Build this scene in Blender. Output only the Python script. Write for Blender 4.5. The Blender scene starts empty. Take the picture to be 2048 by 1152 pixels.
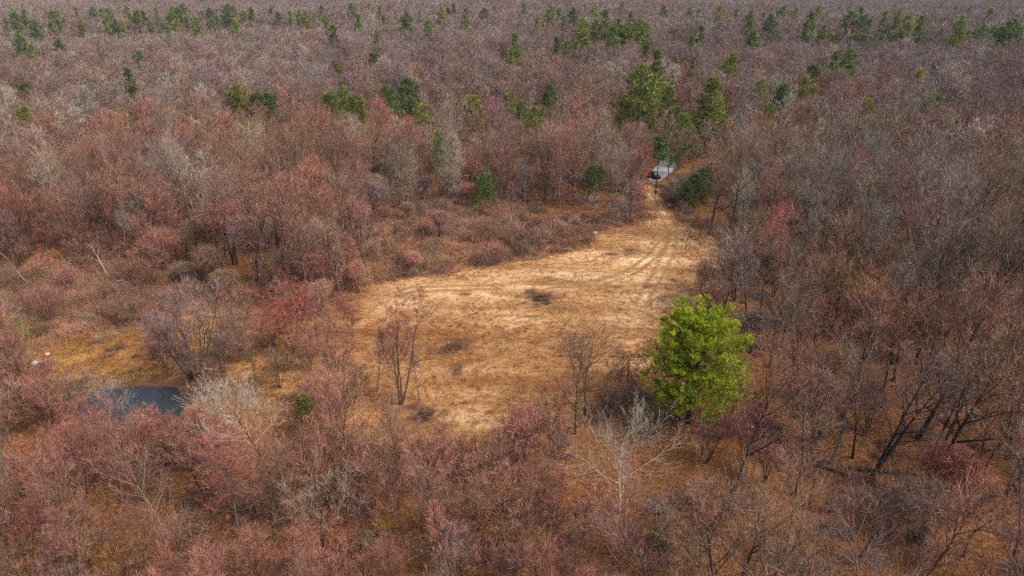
import bpy, math, random
import numpy as np
from mathutils import Vector, Matrix, Euler

# ------------------------------------------------------------------ camera, sky, sun, exposure
scene = bpy.context.scene
COL = scene.collection
PITCH = math.radians(24.5)          # camera looks down by this much
CAMZ = 50.0
FPX = 1365.0                        # focal length in pixels of the 2048 px wide photograph
cam_data = bpy.data.cameras.new("camera")
cam = bpy.data.objects.new("camera", cam_data)
COL.objects.link(cam)
cam.location = (0, 0, CAMZ)
cam.rotation_euler = (math.pi / 2 - PITCH, 0, 0)
cam_data.sensor_width = 36.0
cam_data.lens = 36.0 * FPX / 2048.0
cam_data.clip_start = 0.5
cam_data.clip_end = 40000
scene.camera = cam

SUN_EL, SUN_AZ = math.radians(50), math.radians(112)     # azimuth clockwise from +Y: light from the right, a little behind
world = bpy.data.worlds.new("World")
scene.world = world
world.use_nodes = True
wn = world.node_tree.nodes
bg = wn["Background"]
sky = wn.new("ShaderNodeTexSky")
sky.sky_type = 'NISHITA'
sky.sun_disc = False
sky.sun_elevation = SUN_EL
sky.sun_rotation = SUN_AZ
sky.air_density = 1.0
sky.dust_density = 5.0
sky.ozone_density = 0.6
world.node_tree.links.new(sky.outputs[0], bg.inputs[0])
bg.inputs[1].default_value = 0.15

sun_data = bpy.data.lights.new("sun", 'SUN')
sun_data.energy = 1.8
sun_data.angle = math.radians(24)
sun_data.color = (1.0, 0.94, 0.85)
sun = bpy.data.objects.new("sun", sun_data)
COL.objects.link(sun)
sd = Vector((math.sin(SUN_AZ) * math.cos(SUN_EL), math.cos(SUN_AZ) * math.cos(SUN_EL), math.sin(SUN_EL)))
sun.rotation_euler = sd.to_track_quat('Z', 'Y').to_euler()
sun.location = (60, -40, 120)

vs = scene.view_settings
vs.view_transform = 'Standard'
vs.look = 'None'
vs.gamma = 1.0
vs.use_curve_mapping = False
vs.exposure = 0.6

scene.render.engine = 'CYCLES'
cy = scene.cycles
cy.sample_clamp_indirect = 2.0
cy.filter_width = 1.35
cy.max_bounces = 4
cy.diffuse_bounces = 2
cy.glossy_bounces = 2
cy.transmission_bounces = 2
cy.transparent_max_bounces = 4
cy.volume_bounces = 0
cy.use_denoising = False
cy.use_adaptive_sampling = True
cy.adaptive_threshold = .012

rng = np.random.default_rng(7)
random.seed(7)

# ------------------------------------------------------------------ projection helpers (photo pixel <-> place)
cp, sp = math.cos(PITCH), math.sin(PITCH)

def ray(px, py):
    u, v = (px - 1024) / FPX, (576 - py) / FPX
    return np.array([u, cp + v * sp, -sp + v * cp])

def vhash(ix, iy, seed):
    n = (ix.astype(np.int64) * 374761393 + iy.astype(np.int64) * 668265263 + seed * 974711) & 0x7fffffff
    n = ((n ^ (n >> 13)) * 1274126177) & 0x7fffffff
    return ((n ^ (n >> 16)) & 0xffff) / 65535.0

def vnoise(x, y, s, seed=0):
    x = np.asarray(x, float) / s; y = np.asarray(y, float) / s
    ix, iy = np.floor(x), np.floor(y)
    fx, fy = x - ix, y - iy
    fx = fx * fx * (3 - 2 * fx); fy = fy * fy * (3 - 2 * fy)
    a = vhash(ix, iy, seed); b = vhash(ix + 1, iy, seed); c = vhash(ix, iy + 1, seed); d = vhash(ix + 1, iy + 1, seed)
    return (a * (1 - fx) + b * fx) * (1 - fy) + (c * (1 - fx) + d * fx) * fy

def sstep(a, b, x):
    t = np.clip((np.asarray(x, float) - a) / (b - a), 0, 1)
    return t * t * (3 - 2 * t)

def flat(px, py, z=0.0):
    r = ray(px, py); t = (z - CAMZ) / r[2]
    return np.array([r[0] * t, r[1] * t])

def in_poly(x, y, poly):
    x = np.asarray(x, float); y = np.asarray(y, float)
    c = np.zeros(x.shape, bool)
    n = len(poly)
    for i in range(n):
        x1, y1 = poly[i]; x2, y2 = poly[(i + 1) % n]
        if y1 == y2: continue
        m = ((y1 > y) != (y2 > y)) & (x < (x2 - x1) * (y - y1) / (y2 - y1) + x1)
        c ^= m
    return c

def seg_dist(x, y, pts):
    x = np.asarray(x, float); y = np.asarray(y, float)
    d = np.full(x.shape, 1e9)
    for (x1, y1), (x2, y2) in zip(pts[:-1], pts[1:]):
        vx, vy = x2 - x1, y2 - y1
        t = np.clip(((x - x1) * vx + (y - y1) * vy) / (vx * vx + vy * vy + 1e-9), 0, 1)
        d = np.minimum(d, np.hypot(x - x1 - t * vx, y - y1 - t * vy))
    return d

def poly_sd(x, y, poly):
    """signed distance, positive inside"""
    d = seg_dist(x, y, list(poly) + [poly[0]])
    return np.where(in_poly(x, y, poly), d, -d)

# outlines read off the photograph, laid down on the ground
FIELD = [tuple(flat(*p)) for p in [(1292, 372), (1312, 378), (1334, 415), (1356, 442), (1405, 466), (1455, 490), (1458, 522), (1450, 556), (1400, 590), (1345, 640),
         (1318, 690), (1300, 760), (1210, 800), (1120, 830), (1030, 865), (960, 900), (860, 910), (760, 905), (690, 880), (650, 800),
         (560, 770), (470, 765), (400, 772), (300, 778), (200, 782), (120, 760), (40, 740), (50, 700), (160, 672), (320, 648), (350, 628), (430, 612),
         (560, 640), (660, 640), (715, 610), (748, 575), (800, 556), (900, 545), (1010, 528), (1110, 512), (1160, 492), (1200, 465), (1270, 448), (1300, 436), (1290, 410), (1276, 385)]]
SCRUB1 = [tuple(flat(*p)) for p in [(760, 440), (900, 405), (1100, 425), (1200, 440), (1240, 455), (1165, 495), (1110, 515), (900, 548), (760, 570), (715, 540)]]
SCRUB2 = [tuple(flat(*p)) for p in [(-160, 560), (60, 545), (300, 525), (480, 560), (560, 600), (560, 640), (430, 612), (340, 635), (160, 672), (50, 700), (-160, 740)]]
POND = [tuple(flat(*p)) for p in [(140, 850), (148, 822), (165, 797), (192, 777), (260, 772), (330, 770), (352, 771), (366, 800), (350, 838), (260, 862), (170, 864)]]
TRACK = [tuple(flat(*p)) for p in [(1288, 372), (1308, 405), (1326, 425), (1338, 450), (1330, 480), (1308, 510), (1262, 545), (1200, 566), (1090, 572), (960, 574), (820, 580), (740, 610)]]
TRACK2 = [tuple(flat(*p)) for p in [(1300, 395), (1330, 430), (1345, 460), (1340, 500), (1310, 560), (1280, 610)]]
ROAD = [tuple(flat(*p)) for p in [(1308, 362), (1322, 346), (1334, 330), (1345, 315), (1353, 304)]]
SPOTS = [(1082, 598, 3.6, 2.4), (1062, 586, 2.0, 1.0), (908, 692, 2.6, 1.6), (880, 705, 2.2, 1.0), (848, 832, 2.6, 1.8), (830, 815, 1.6, 1.6), (925, 682, 1.2, .8),
         (1300, 575, 1.1, .4), (1120, 594, 2.2, .6), (1205, 563, 1.2, .4), (1092, 556, 1.2, .6), (860, 700, 1.0, .9), (915, 735, 1.0, 1.6), (1325, 600, 1.0, .8),
         (1140, 620, 1.4, .4), (1000, 632, 1.3, .35), (1068, 630, 1.8, .3), (930, 588, 1.0, .4), (1225, 510, 2.5, 1.2), (1255, 502, 2.2, 1.0)]

def H(x, y):
    x = np.asarray(x, float); y = np.asarray(y, float)
    d = np.hypot(x, y)
    near = 0.5 * (vnoise(x, y, 26, 3) - .5) + 0.16 * (vnoise(x, y, 5, 4) - .5)
    far = sstep(225, 540, d)
    roll = (vnoise(x * .55, y, 230, 11) - .45) * 26 + (vnoise(x * .7, y, 95, 12) - .5) * 9
    side = sstep(40, 160, np.abs(x)) * sstep(60, 170, d) * (vnoise(x, y, 70, 15) - .5) * 3
    hill = sstep(1100, 2300, d) * (22 + 26 * (vnoise(x, y, 700, 21) - .5)) + sstep(2300, 5200, d) * 40
    z = near + far * roll + side + hill
    pd = poly_sd(x, y, POND) if np.ndim(x) == 0 or True else 0
    return z - np.clip((pd + 2.2) / 2.4, 0, 1) * (0.55 + (vnoise(x, y, 3, 8) - .5) * .2) - np.clip(pd / 4, 0, 1) * .8

def G(px, py):
    z = 0.0
    for _ in range(6):
        p = flat(px, py, z)
        z = float(H(np.array([p[0]]), np.array([p[1]]))[0])
    return np.array([p[0], p[1], z])

def T(px, py, h):
    """ground point of a thing of height h whose top shows at this pixel"""
    z = 0.0
    for _ in range(8):
        p = flat(px, py, min(z + h, CAMZ - 2))
        z = .5 * z + .5 * float(H(np.array([p[0]]), np.array([p[1]]))[0])
    return np.array([p[0], p[1], z])

def project(x, y, z):
    dx, dy, dz = np.asarray(x, float), np.asarray(y, float), np.asarray(z, float) - CAMZ
    depth = dy * cp - dz * sp
    up = dy * sp + dz * cp
    depth_s = np.where(depth > 1, depth, 1)
    return 1024 + FPX * dx / depth_s, 576 - FPX * up / depth_s, depth

# ------------------------------------------------------------------ materials
def new_mat(name):
    m = bpy.data.materials.new(name)
    m.use_nodes = True
    nt = m.node_tree
    return m, nt, nt.nodes["Principled BSDF"]

def N(nt, kind, **kw):
    n = nt.nodes.new(kind)
    for k, v in kw.items():
        if hasattr(n, k) and not k.startswith('i_'):
            setattr(n, k, v)
    return n

def attr(nt, name, kind='GEOMETRY'):
    n = nt.nodes.new('ShaderNodeAttribute'); n.attribute_name = name; n.attribute_type = kind
    return n

def mix(nt, fac, a, b, blend='MIX'):
    n = nt.nodes.new('ShaderNodeMix'); n.data_type = 'RGBA'; n.blend_type = blend
    for sock, v in ((n.inputs[0], fac), (n.inputs[6], a), (n.inputs[7], b)):
        if isinstance(v, (tuple, list)): sock.default_value = (*v[:3], 1)
        elif isinstance(v, (int, float)): sock.default_value = v
        else: nt.links.new(v, sock)
    return n.outputs[2]

def math_n(nt, op, a, b=None, clamp=False):
    n = nt.nodes.new('ShaderNodeMath'); n.operation = op; n.use_clamp = clamp
    for i, v in enumerate((a, b)):
        if v is None: continue
        if isinstance(v, (int, float)): n.inputs[i].default_value = v
        else: nt.links.new(v, n.inputs[i])
    return n.outputs[0]

def noise(nt, vec, scale, detail=4, rough=.6):
    n = nt.nodes.new('ShaderNodeTexNoise')
    n.inputs['Scale'].default_value = scale; n.inputs['Detail'].default_value = detail; n.inputs['Roughness'].default_value = rough
    if vec is not None: nt.links.new(vec, n.inputs['Vector'])
    return n.outputs['Fac']

def ramp(nt, fac, stops):
    n = nt.nodes.new('ShaderNodeValToRGB')
    e = n.color_ramp.elements
    while len(e) < len(stops): e.new(.5)
    for el, (p, c) in zip(e, stops):
        el.position = p; el.color = (*c, 1)
    nt.links.new(fac, n.inputs[0])
    return n.outputs[0]

def obj_coord(nt):
    return nt.nodes.new('ShaderNodeTexCoord').outputs['Object']

def geo_pos(nt):
    return nt.nodes.new('ShaderNodeNewGeometry').outputs['Position']

def mat_wood(name):
    """bark to twig: the mesh says how far out a piece is (level), the tree says its own bark and twig colours"""
    m, nt, b = new_mat(name)
    lv = attr(nt, 'level').outputs['Fac']
    bark = attr(nt, 'bark', 'INSTANCER').outputs['Color']
    twig = attr(nt, 'tint', 'INSTANCER').outputs['Color']
    c = mix(nt, lv, bark, twig)
    n1 = noise(nt, obj_coord(nt), 1.3, 2)
    v = nt.nodes.new('ShaderNodeMapRange'); v.inputs[1].default_value = .3; v.inputs[2].default_value = .7; v.inputs[3].default_value = .62; v.inputs[4].default_value = 1.35
    nt.links.new(n1, v.inputs[0])
    c = mix(nt, 1.0, c, v.outputs[0], 'MULTIPLY')
    n2 = noise(nt, obj_coord(nt), 9, 3)
    v2 = nt.nodes.new('ShaderNodeMapRange'); v2.inputs[1].default_value = .35; v2.inputs[2].default_value = .65; v2.inputs[3].default_value = .7; v2.inputs[4].default_value = 1.25
    nt.links.new(n2, v2.inputs[0])
    c = mix(nt, 1.0, c, v2.outputs[0], 'MULTIPLY')
    nt.links.new(c, b.inputs['Base Color'])
    b.inputs['Roughness'].default_value = .85
    b.inputs['Specular IOR Level'].default_value = .15
    return m

def mat_foliage(name):
    m, nt, b = new_mat(name)
    twig = attr(nt, 'tint', 'INSTANCER').outputs['Color']
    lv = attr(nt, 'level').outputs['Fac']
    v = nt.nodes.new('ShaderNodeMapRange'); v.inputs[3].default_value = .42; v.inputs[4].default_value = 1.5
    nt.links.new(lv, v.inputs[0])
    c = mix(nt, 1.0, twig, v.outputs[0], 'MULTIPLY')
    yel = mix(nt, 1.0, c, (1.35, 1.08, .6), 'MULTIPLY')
    f = nt.nodes.new('ShaderNodeMapRange'); f.inputs[1].default_value = .55; f.inputs[2].default_value = 1.0
    nt.links.new(lv, f.inputs[0])
    c = mix(nt, f.outputs[0], c, yel)
    nt.links.new(c, b.inputs['Base Color'])
    b.inputs['Roughness'].default_value = .6
    b.inputs['Specular IOR Level'].default_value = .25
    tr = nt.nodes.new('ShaderNodeBsdfTranslucent')
    nt.links.new(c, tr.inputs[0])
    mx = nt.nodes.new('ShaderNodeMixShader'); mx.inputs[0].default_value = .3
    nt.links.new(b.outputs[0], mx.inputs[1]); nt.links.new(tr.outputs[0], mx.inputs[2])
    nt.links.new(mx.outputs[0], nt.nodes['Material Output'].inputs[0])
    return m

M_WOOD = mat_wood("bark_and_twigs")
M_FOL = mat_foliage("needles")

def simple_mat(name, col, rough=.8, spec=.3, metal=0.0, nscale=None, namp=.3):
    m, nt, b = new_mat(name)
    if nscale:
        f = noise(nt, obj_coord(nt), nscale, 5)
        c = ramp(nt, f, [(.3, tuple(v * (1 - namp) for v in col)), (.7, tuple(min(1, v * (1 + namp)) for v in col))])
        nt.links.new(c, b.inputs['Base Color'])
        bp = nt.nodes.new('ShaderNodeBump'); bp.inputs['Strength'].default_value = .4; bp.inputs['Distance'].default_value = .05
        nt.links.new(f, bp.inputs['Height']); nt.links.new(bp.outputs[0], b.inputs['Normal'])
    else:
        b.inputs['Base Color'].default_value = (*col, 1)
    b.inputs['Roughness'].default_value = rough
    b.inputs['Specular IOR Level'].default_value = spec
    b.inputs['Metallic'].default_value = metal
    return m

def ground_mat():
    m, nt, b = new_mat("ground_cover")
    pos = geo_pos(nt)
    big = noise(nt, pos, .035, 4)
    mid = noise(nt, pos, .22, 5)
    fine = noise(nt, pos, 1.6, 6, .7)
    speck = noise(nt, pos, 5.5, 4, .75)
    # woodland floor: leaf litter in orange browns, darker mould between
    lit = ramp(nt, fine, [(.34, (.035, .018, .010)), (.45, (.120, .054, .020)), (.55, (.25, .112, .036)), (.68, (.40, .205, .075))])
    lit2 = ramp(nt, speck, [(.36, (.03, .016, .010)), (.5, (.19, .085, .030)), (.64, (.46, .25, .10))])
    litter = mix(nt, 1.0, mix(nt, .5, lit, lit2), (1.12, 1.08, 1.12), 'MULTIPLY')
    duller = mix(nt, 1.0, litter, (.72, .68, .66), 'MULTIPLY')
    f = nt.nodes.new('ShaderNodeMapRange'); f.inputs[1].default_value = .4; f.inputs[2].default_value = .6
    nt.links.new(big, f.inputs[0])
    litter = mix(nt, f.outputs[0], duller, litter)
    # dry field grass: straw with rust coloured patches, drawn out along the mowing
    mp = nt.nodes.new('ShaderNodeMapping'); mp.inputs['Rotation'].default_value = (0, 0, .25); mp.inputs['Scale'].default_value = (.35, 1.25, 1)
    nt.links.new(pos, mp.inputs['Vector'])
    st1 = noise(nt, mp.outputs[0], .16, 6, .62)
    st2 = noise(nt, mp.outputs[0], 1.1, 5, .7)
    straw = ramp(nt, st1, [(.36, (.27, .118, .044)), (.46, (.37, .186, .074)), (.54, (.46, .260, .112)), (.66, (.60, .40, .20))])
    straw2 = ramp(nt, st2, [(.30, (.17, .070, .026)), (.46, (.36, .168, .063)), (.58, (.46, .25, .10)), (.74, (.62, .42, .21))])
    grass = mix(nt, .45, straw, straw2)
    blot = ramp(nt, noise(nt, mp.outputs[0], .075, 5, .6), [(.38, (.66, .56, .50)), (.5, (1, 1, 1)), (.62, (1.22, 1.30, 1.42))])
    grass = mix(nt, 1.0, grass, blot, 'MULTIPLY')
    sp1 = ramp(nt, speck, [(.28, (.36, .33, .31)), (.5, (.88, .88, .90)), (.72, (1.12, 1.12, 1.12))])
    grass = mix(nt, .9, grass, sp1, 'MULTIPLY')
    clump = ramp(nt, noise(nt, pos, .75, 5, .7), [(.34, (.62, .56, .52)), (.5, (1, 1, 1)), (.68, (1.12, 1.14, 1.18))])
    grass = mix(nt, .85, grass, clump, 'MULTIPLY')
    # greener, golden grass on the pond's bank
    gold = mix(nt, 1.0, grass, mix(nt, ramp_f(nt, mid, .40, .58), (.50, .46, .42), (1.05, .98, .80)), 'MULTIPLY')
    fm = attr(nt, 'zones')
    sep = nt.nodes.new('ShaderNodeSeparateColor'); nt.links.new(fm.outputs['Color'], sep.inputs[0])
    grass = mix(nt, sep.outputs[2], grass, gold)
    # worn wheel ruts and bleached straw beside them
    pale = mix(nt, 1.0, grass, (1.52, 1.76, 2.02), 'MULTIPLY')
    fz2 = attr(nt, 'wear')
    sep2 = nt.nodes.new('ShaderNodeSeparateColor'); nt.links.new(fz2.outputs['Color'], sep2.inputs[0])
    pf = math_n(nt, 'MULTIPLY', sep2.outputs[0], ramp_f(nt, mid, .30, .52), True)
    grass = mix(nt, pf, grass, pale)
    rut = mix(nt, fine, (.13, .062, .024), (.30, .165, .07))
    rf = math_n(nt, 'MULTIPLY', sep2.outputs[1], ramp_f(nt, fine, .22, .5), True)
    grass = mix(nt, rf, grass, rut)
    dk = mix(nt, speck, (.040, .023, .016), (.15, .075, .042))
    df = math_n(nt, 'MULTIPLY', sep2.outputs[2], ramp_f(nt, st2, .3, .55), True)
    # field edge broken up by noise
    e = math_n(nt, 'ADD', sep.outputs[0], math_n(nt, 'MULTIPLY', math_n(nt, 'SUBTRACT', fine, .5), .9))
    ef = ramp_f(nt, e, .35, .65)
    # scrub ground: brown thatch
    thatch = mix(nt, fine, (.12, .06, .032), (.33, .165, .085))
    under = mix(nt, ramp_f(nt, sep.outputs[1], .2, .8), litter, thatch)
    c = mix(nt, ef, under, grass)
    c = mix(nt, df, c, dk)
    nt.links.new(c, b.inputs['Base Color'])
    b.inputs['Roughness'].default_value = .95
    b.inputs['Specular IOR Level'].default_value = .08
    hsum = math_n(nt, 'ADD', math_n(nt, 'MULTIPLY', fine, .7), math_n(nt, 'MULTIPLY', speck, .5))
    bp = nt.nodes.new('ShaderNodeBump'); bp.inputs['Strength'].default_value = .8; bp.inputs['Distance'].default_value = .25
    nt.links.new(hsum, bp.inputs['Height']); nt.links.new(bp.outputs[0], b.inputs['Normal'])
    return m

def ramp_f(nt, v, lo, hi):
    n = nt.nodes.new('ShaderNodeMapRange'); n.interpolation_type = 'SMOOTHSTEP'
    n.inputs[1].default_value = lo; n.inputs[2].default_value = hi
    nt.links.new(v, n.inputs[0])
    return n.outputs[0]

# ------------------------------------------------------------------ mesh builder
class MB:
    def __init__(self):
        self.v, self.t, self.l, self.n = [], [], [], 0
    def add(self, v, t, lev):
        v = np.asarray(v, float).reshape(-1, 3); t = np.asarray(t, int).reshape(-1, 3)
        self.v.append(v); self.t.append(t + self.n)
        self.l.append(np.broadcast_to(np.asarray(lev, float), (len(v),)))
        self.n += len(v)
    def tube(self, pts, rad, sides, lev, cap=True):
        pts = np.asarray(pts, float); rad = np.asarray(rad, float); n = len(pts)
        tan = np.gradient(pts, axis=0)
        tan /= np.linalg.norm(tan, axis=1, keepdims=True) + 1e-9
        ref = np.array([0, 0, 1.0]) if abs(tan[0][2]) < .8 else np.array([1.0, 0, 0])
        a = np.cross(tan, ref); a /= np.linalg.norm(a, axis=1, keepdims=True) + 1e-9
        b = np.cross(tan, a)
        ang = np.arange(sides) * 2 * math.pi / sides
        ring = (a[:, None] * np.cos(ang)[None, :, None] + b[:, None] * np.sin(ang)[None, :, None]) * rad[:, None, None] + pts[:, None]
        v = ring.reshape(-1, 3)
        i = np.arange(n - 1)[:, None] * sides; j = np.arange(sides)[None]; k = (j + 1) % sides
        q = np.stack([i + j, i + k, i + sides + k, i + sides + j], -1).reshape(-1, 4)
        t = np.concatenate([q[:, [0, 1, 2]], q[:, [0, 2, 3]]])
        if cap:
            top = (n - 1) * sides
            t = np.concatenate([t, [[top, top + s, top + s + 1] for s in range(1, sides - 1)]]) if sides > 2 else t
        lev = np.asarray(lev, float)
        self.add(v, t, np.repeat(lev, sides) if lev.ndim else lev)
    def spikes(self, p, d, length, width, lev, r):
        """thin tapering slivers: p base (n,3), d unit direction (n,3)"""
        n = len(p)
        if n == 0: return
        s = np.cross(d, r.normal(size=(n, 3))); s /= np.linalg.norm(s, axis=1, keepdims=True) + 1e-9
        L = np.broadcast_to(length, (n,))[:, None]; W = np.broadcast_to(width, (n,))[:, None]
        v = np.stack([p - s * W * .5, p + s * W * .5, p + d * L], 1).reshape(-1, 3)
        self.add(v, np.arange(3 * n).reshape(-1, 3), np.repeat(np.broadcast_to(lev, (n,)), 3))
    def quads(self, p, d, length, width, lev, r):
        """small rhombic blades"""
        n = len(p)
        if n == 0: return
        s = np.cross(d, r.normal(size=(n, 3))); s /= np.linalg.norm(s, axis=1, keepdims=True) + 1e-9
        L = np.broadcast_to(length, (n,))[:, None]; W = np.broadcast_to(width, (n,))[:, None]
        v = np.stack([p, p + d * L * .55 - s * W * .5, p + d * L, p + d * L * .55 + s * W * .5], 1).reshape(-1, 3)
        b = np.arange(n)[:, None] * 4
        t = np.concatenate([b + np.array([[0, 1, 2]]), b + np.array([[0, 2, 3]])])
        self.add(v, t, np.repeat(np.broadcast_to(lev, (n,)), 4))
    def mesh(self, name, mats, mat_of=None):
        me = bpy.data.meshes.new(name)
        v = np.concatenate(self.v); t = np.concatenate(self.t); l = np.concatenate(self.l)
        me.vertices.add(len(v)); me.vertices.foreach_set('co', v.astype(np.float32).ravel())
        me.loops.add(t.size); me.loops.foreach_set('vertex_index', t.astype(np.int32).ravel())
        me.polygons.add(len(t)); me.polygons.foreach_set('loop_start', (np.arange(len(t)) * 3).astype(np.int32))
        if mat_of is not None: me.polygons.foreach_set('material_index', np.asarray(mat_of, np.int32))
        a = me.attributes.new('level', 'FLOAT', 'POINT'); a.data.foreach_set('value', l.astype(np.float32))
        for mm in (mats if isinstance(mats, (list, tuple)) else [mats]): me.materials.append(mm)
        me.update(calc_edges=True)
        return me
    def tris(self): return sum(len(t) for t in self.t)

def merged(a, b):
    m = MB()
    for s in (a, b):
        for v, t, l in zip(s.v, s.t, s.l):
            m.v.append(v); m.l.append(l)
        off = m.n
        for t in s.t: m.t.append(t + off)
        m.n += s.n
    return m

def unit(v):
    v = np.asarray(v, float)
    return v / (np.linalg.norm(v, axis=-1, keepdims=True) + 1e-9)

# ------------------------------------------------------------------ bare trees
def polyline(start, d, length, n, wander, trop, r):
    pts = [np.asarray(start, float)]
    d = unit(d)
    for i in range(n):
        d = unit(d + r.normal(size=3) * wander + np.array([0, 0, trop]))
        pts.append(pts[-1] + d * length / n)
    return np.array(pts)

def along(pts, t):
    f = t * (len(pts) - 1); i = min(int(f), len(pts) - 2); u = f - i
    return pts[i] * (1 - u) + pts[i + 1] * u, unit(pts[i + 1] - pts[i])

def off_axis(d, ang, phi):
    a = np.cross(d, [0, 0, 1.0])
    if np.linalg.norm(a) < .1: a = np.cross(d, [1.0, 0, 0])
    a = unit(a); b = np.cross(d, a)
    return unit(d * math.cos(ang) + (a * math.cos(phi) + b * math.sin(phi)) * math.sin(ang))

SHAPES = {
    'round': lambda u: .45 + .75 * math.sin(math.pi * min(1, u * .78 + .16)),
    'vase': lambda u: 1.15 - .45 * u,
    'cone': lambda u: 1.15 - .95 * u,
    'top': lambda u: .55 + .6 * math.sin(math.pi * (u * .8 + .1)),
}

def bare_tree(seed, h=13, r0=.18, stems=1, spread=.0, first=.3, n1=16, l1=.36, a1=.9, n2=7, n3=4, twigs=7, sub=2, tw=.032, tl=.95, limb=.42,
              shape='round', trop=.06, tdir=.35, droop=0, lean=0.0, wander=.05, lv2=.12, lv3=.4, sides=6, fork=True, lv1=.1):
    """returns (trunk builder, crown builder)"""
    r = np.random.default_rng(seed)
    tr, cr = MB(), MB()
    P, D, S = [], [], []
    for s in range(stems):
        ph = 2 * math.pi * (s + r.random() * .6) / stems
        off = np.array([math.cos(ph), math.sin(ph), 0]) * (r0 * 1.6 if stems > 1 else 0)
        hh = h * (1 if s == 0 else r.uniform(.72, 1.0))
        d0 = np.array([math.cos(ph) * spread + lean, math.sin(ph) * spread, 1.0])
        pts = polyline(off - np.array([0, 0, .3]), d0, hh + .3, 9, wander, .03, r)
        if stems == 1 and fork: pass
        pts[:, 2] *= (hh / max(pts[-1][2], 1)) if stems == 1 else 1
        rr = r0 * (1 if stems == 1 else .7)
        rad = rr * (1 - np.linspace(0, 1, 10) ** 1.1 * .93); rad[0] *= 1.45; 
        tr.tube(pts, rad, sides, 0.0)
        for k in range(n1):
            u = (k + r.random()) / n1
            t = first + (1 - first) * u * .97
            p, d = along(pts, t)
            L = l1 * hh * SHAPES[shape](u) * r.uniform(.75, 1.2)
            ang = a1 * (1.0 - .45 * u) * r.uniform(.75, 1.2)
            b1 = polyline(p, off_axis(d, ang, k * 2.4 + r.random() * .9 + s), L, 5, .10, trop, r)
            ra = max(.018, rr * limb * (1 - .6 * u) * L / (l1 * hh))
            tr.tube(b1, ra * (1 - np.linspace(0, 1, 6) * .8), 4, np.linspace(0.0 if lv1 < .2 else lv1, lv1, 6))
            for j in range(n2):
                t2 = .25 + .75 * (j + r.random()) / n2
                p2, d2 = along(b1, min(t2, .999))
                L2 = L * r.uniform(.3, .52) * (1.15 - .45 * t2)
                b2 = polyline(p2, off_axis(d2, r.uniform(.45, .95), r.random() * 6.28), L2, 3, .14, trop * .8 - droop * .15, r)
                cr.tube(b2, max(.012, ra * .42) * (1 - np.linspace(0, 1, 4) * .75), 3, np.linspace(lv2, lv2 + .1, 4), cap=False)
                for i in range(n3):
                    t3 = .2 + .8 * (i + r.random()) / n3
                    p3, d3 = along(b2, min(t3, .999))
                    L3 = L2 * r.uniform(.4, .7)
                    b3 = polyline(p3, off_axis(d3, r.uniform(.4, .9), r.random() * 6.28), L3, 2, .15, trop - droop * .3, r)
                    cr.tube(b3, max(.008, tw * .55) * np.array([1, .75, .4]), 3, np.linspace(lv3, lv3 + .15, 3), cap=False)
                    nt_ = twigs
                    q = r.random(nt_)
                    pp = np.where(q[:, None] < .5, b3[0] + (b3[1] - b3[0]) * (q[:, None] * 2), b3[1] + (b3[2] - b3[1]) * (q[:, None] * 2 - 1))
                    P.append(pp); D.append(np.broadcast_to(unit(b3[2] - b3[0]), (nt_, 3))); S.append(np.full(nt_, 1.0))
                    P.append(b3[2:]); D.append(unit(b3[2:] - b3[1:2])); S.append(np.array([1.2]))
                P.append(b2[-1:]); D.append(unit(b2[-1:] - b2[-2:-1])); S.append(np.array([1.3]))
    P = np.concatenate(P); D = np.concatenate(D); S = np.concatenate(S)
    n = len(P)
    d = unit(D * .9 + r.normal(size=(n, 3)) * .42 + np.array([0, 0, tdir - droop]))
    L = tl * S * r.uniform(.6, 1.3, n)
    cr.spikes(P, d, L, tw * r.uniform(.8, 1.4, n), r.uniform(.45, 1.0, n), r)
    if sub:
        idx = np.repeat(np.arange(n), sub)
        q = r.uniform(.15, .8, len(idx))
        p2 = P[idx] + d[idx] * (L[idx] * q)[:, None]
        d2 = unit(d[idx] + r.normal(size=(len(idx), 3)) * .38 + np.array([0, 0, tdir * .6 - droop]))
        cr.spikes(p2, d2, L[idx] * r.uniform(.35, .65, len(idx)), tw * .8, 1.0, r)
    return tr, cr

def dead_tree(seed, h=9, r0=.2, limbs=5, lean=.25, L=.4):
    r = np.random.default_rng(seed); tr, cr = MB(), MB()
    pts = polyline((0, 0, -.3), (lean, 0, 1), h, 8, .09, 0, r)
    tr.tube(pts, r0 * (1.1 - np.linspace(0, 1, 9) * .75), 6, 0)
    for k in range(limbs):
        p, d = along(pts, .45 + .55 * (k + r.random()) / limbs)
        b = polyline(p, off_axis(d, r.uniform(.5, 1.0), k * 2.3), h * L * r.uniform(.5, 1.1), 5, .28, .05, r)
        tr.tube(b, r0 * .38 * (1 - np.linspace(0, 1, 6) * .8), 4, .05)
        for j in range(4):
            p2, d2 = along(b, r.uniform(.3, .98))
            b2 = polyline(p2, off_axis(d2, r.uniform(.5, 1.0), r.random() * 6), h * L * .35 * r.uniform(.4, 1), 4, .25, .05, r)
            cr.tube(b2, .035 * (1 - np.linspace(0, 1, 5) * .8), 3, .1)
    return tr, cr

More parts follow.
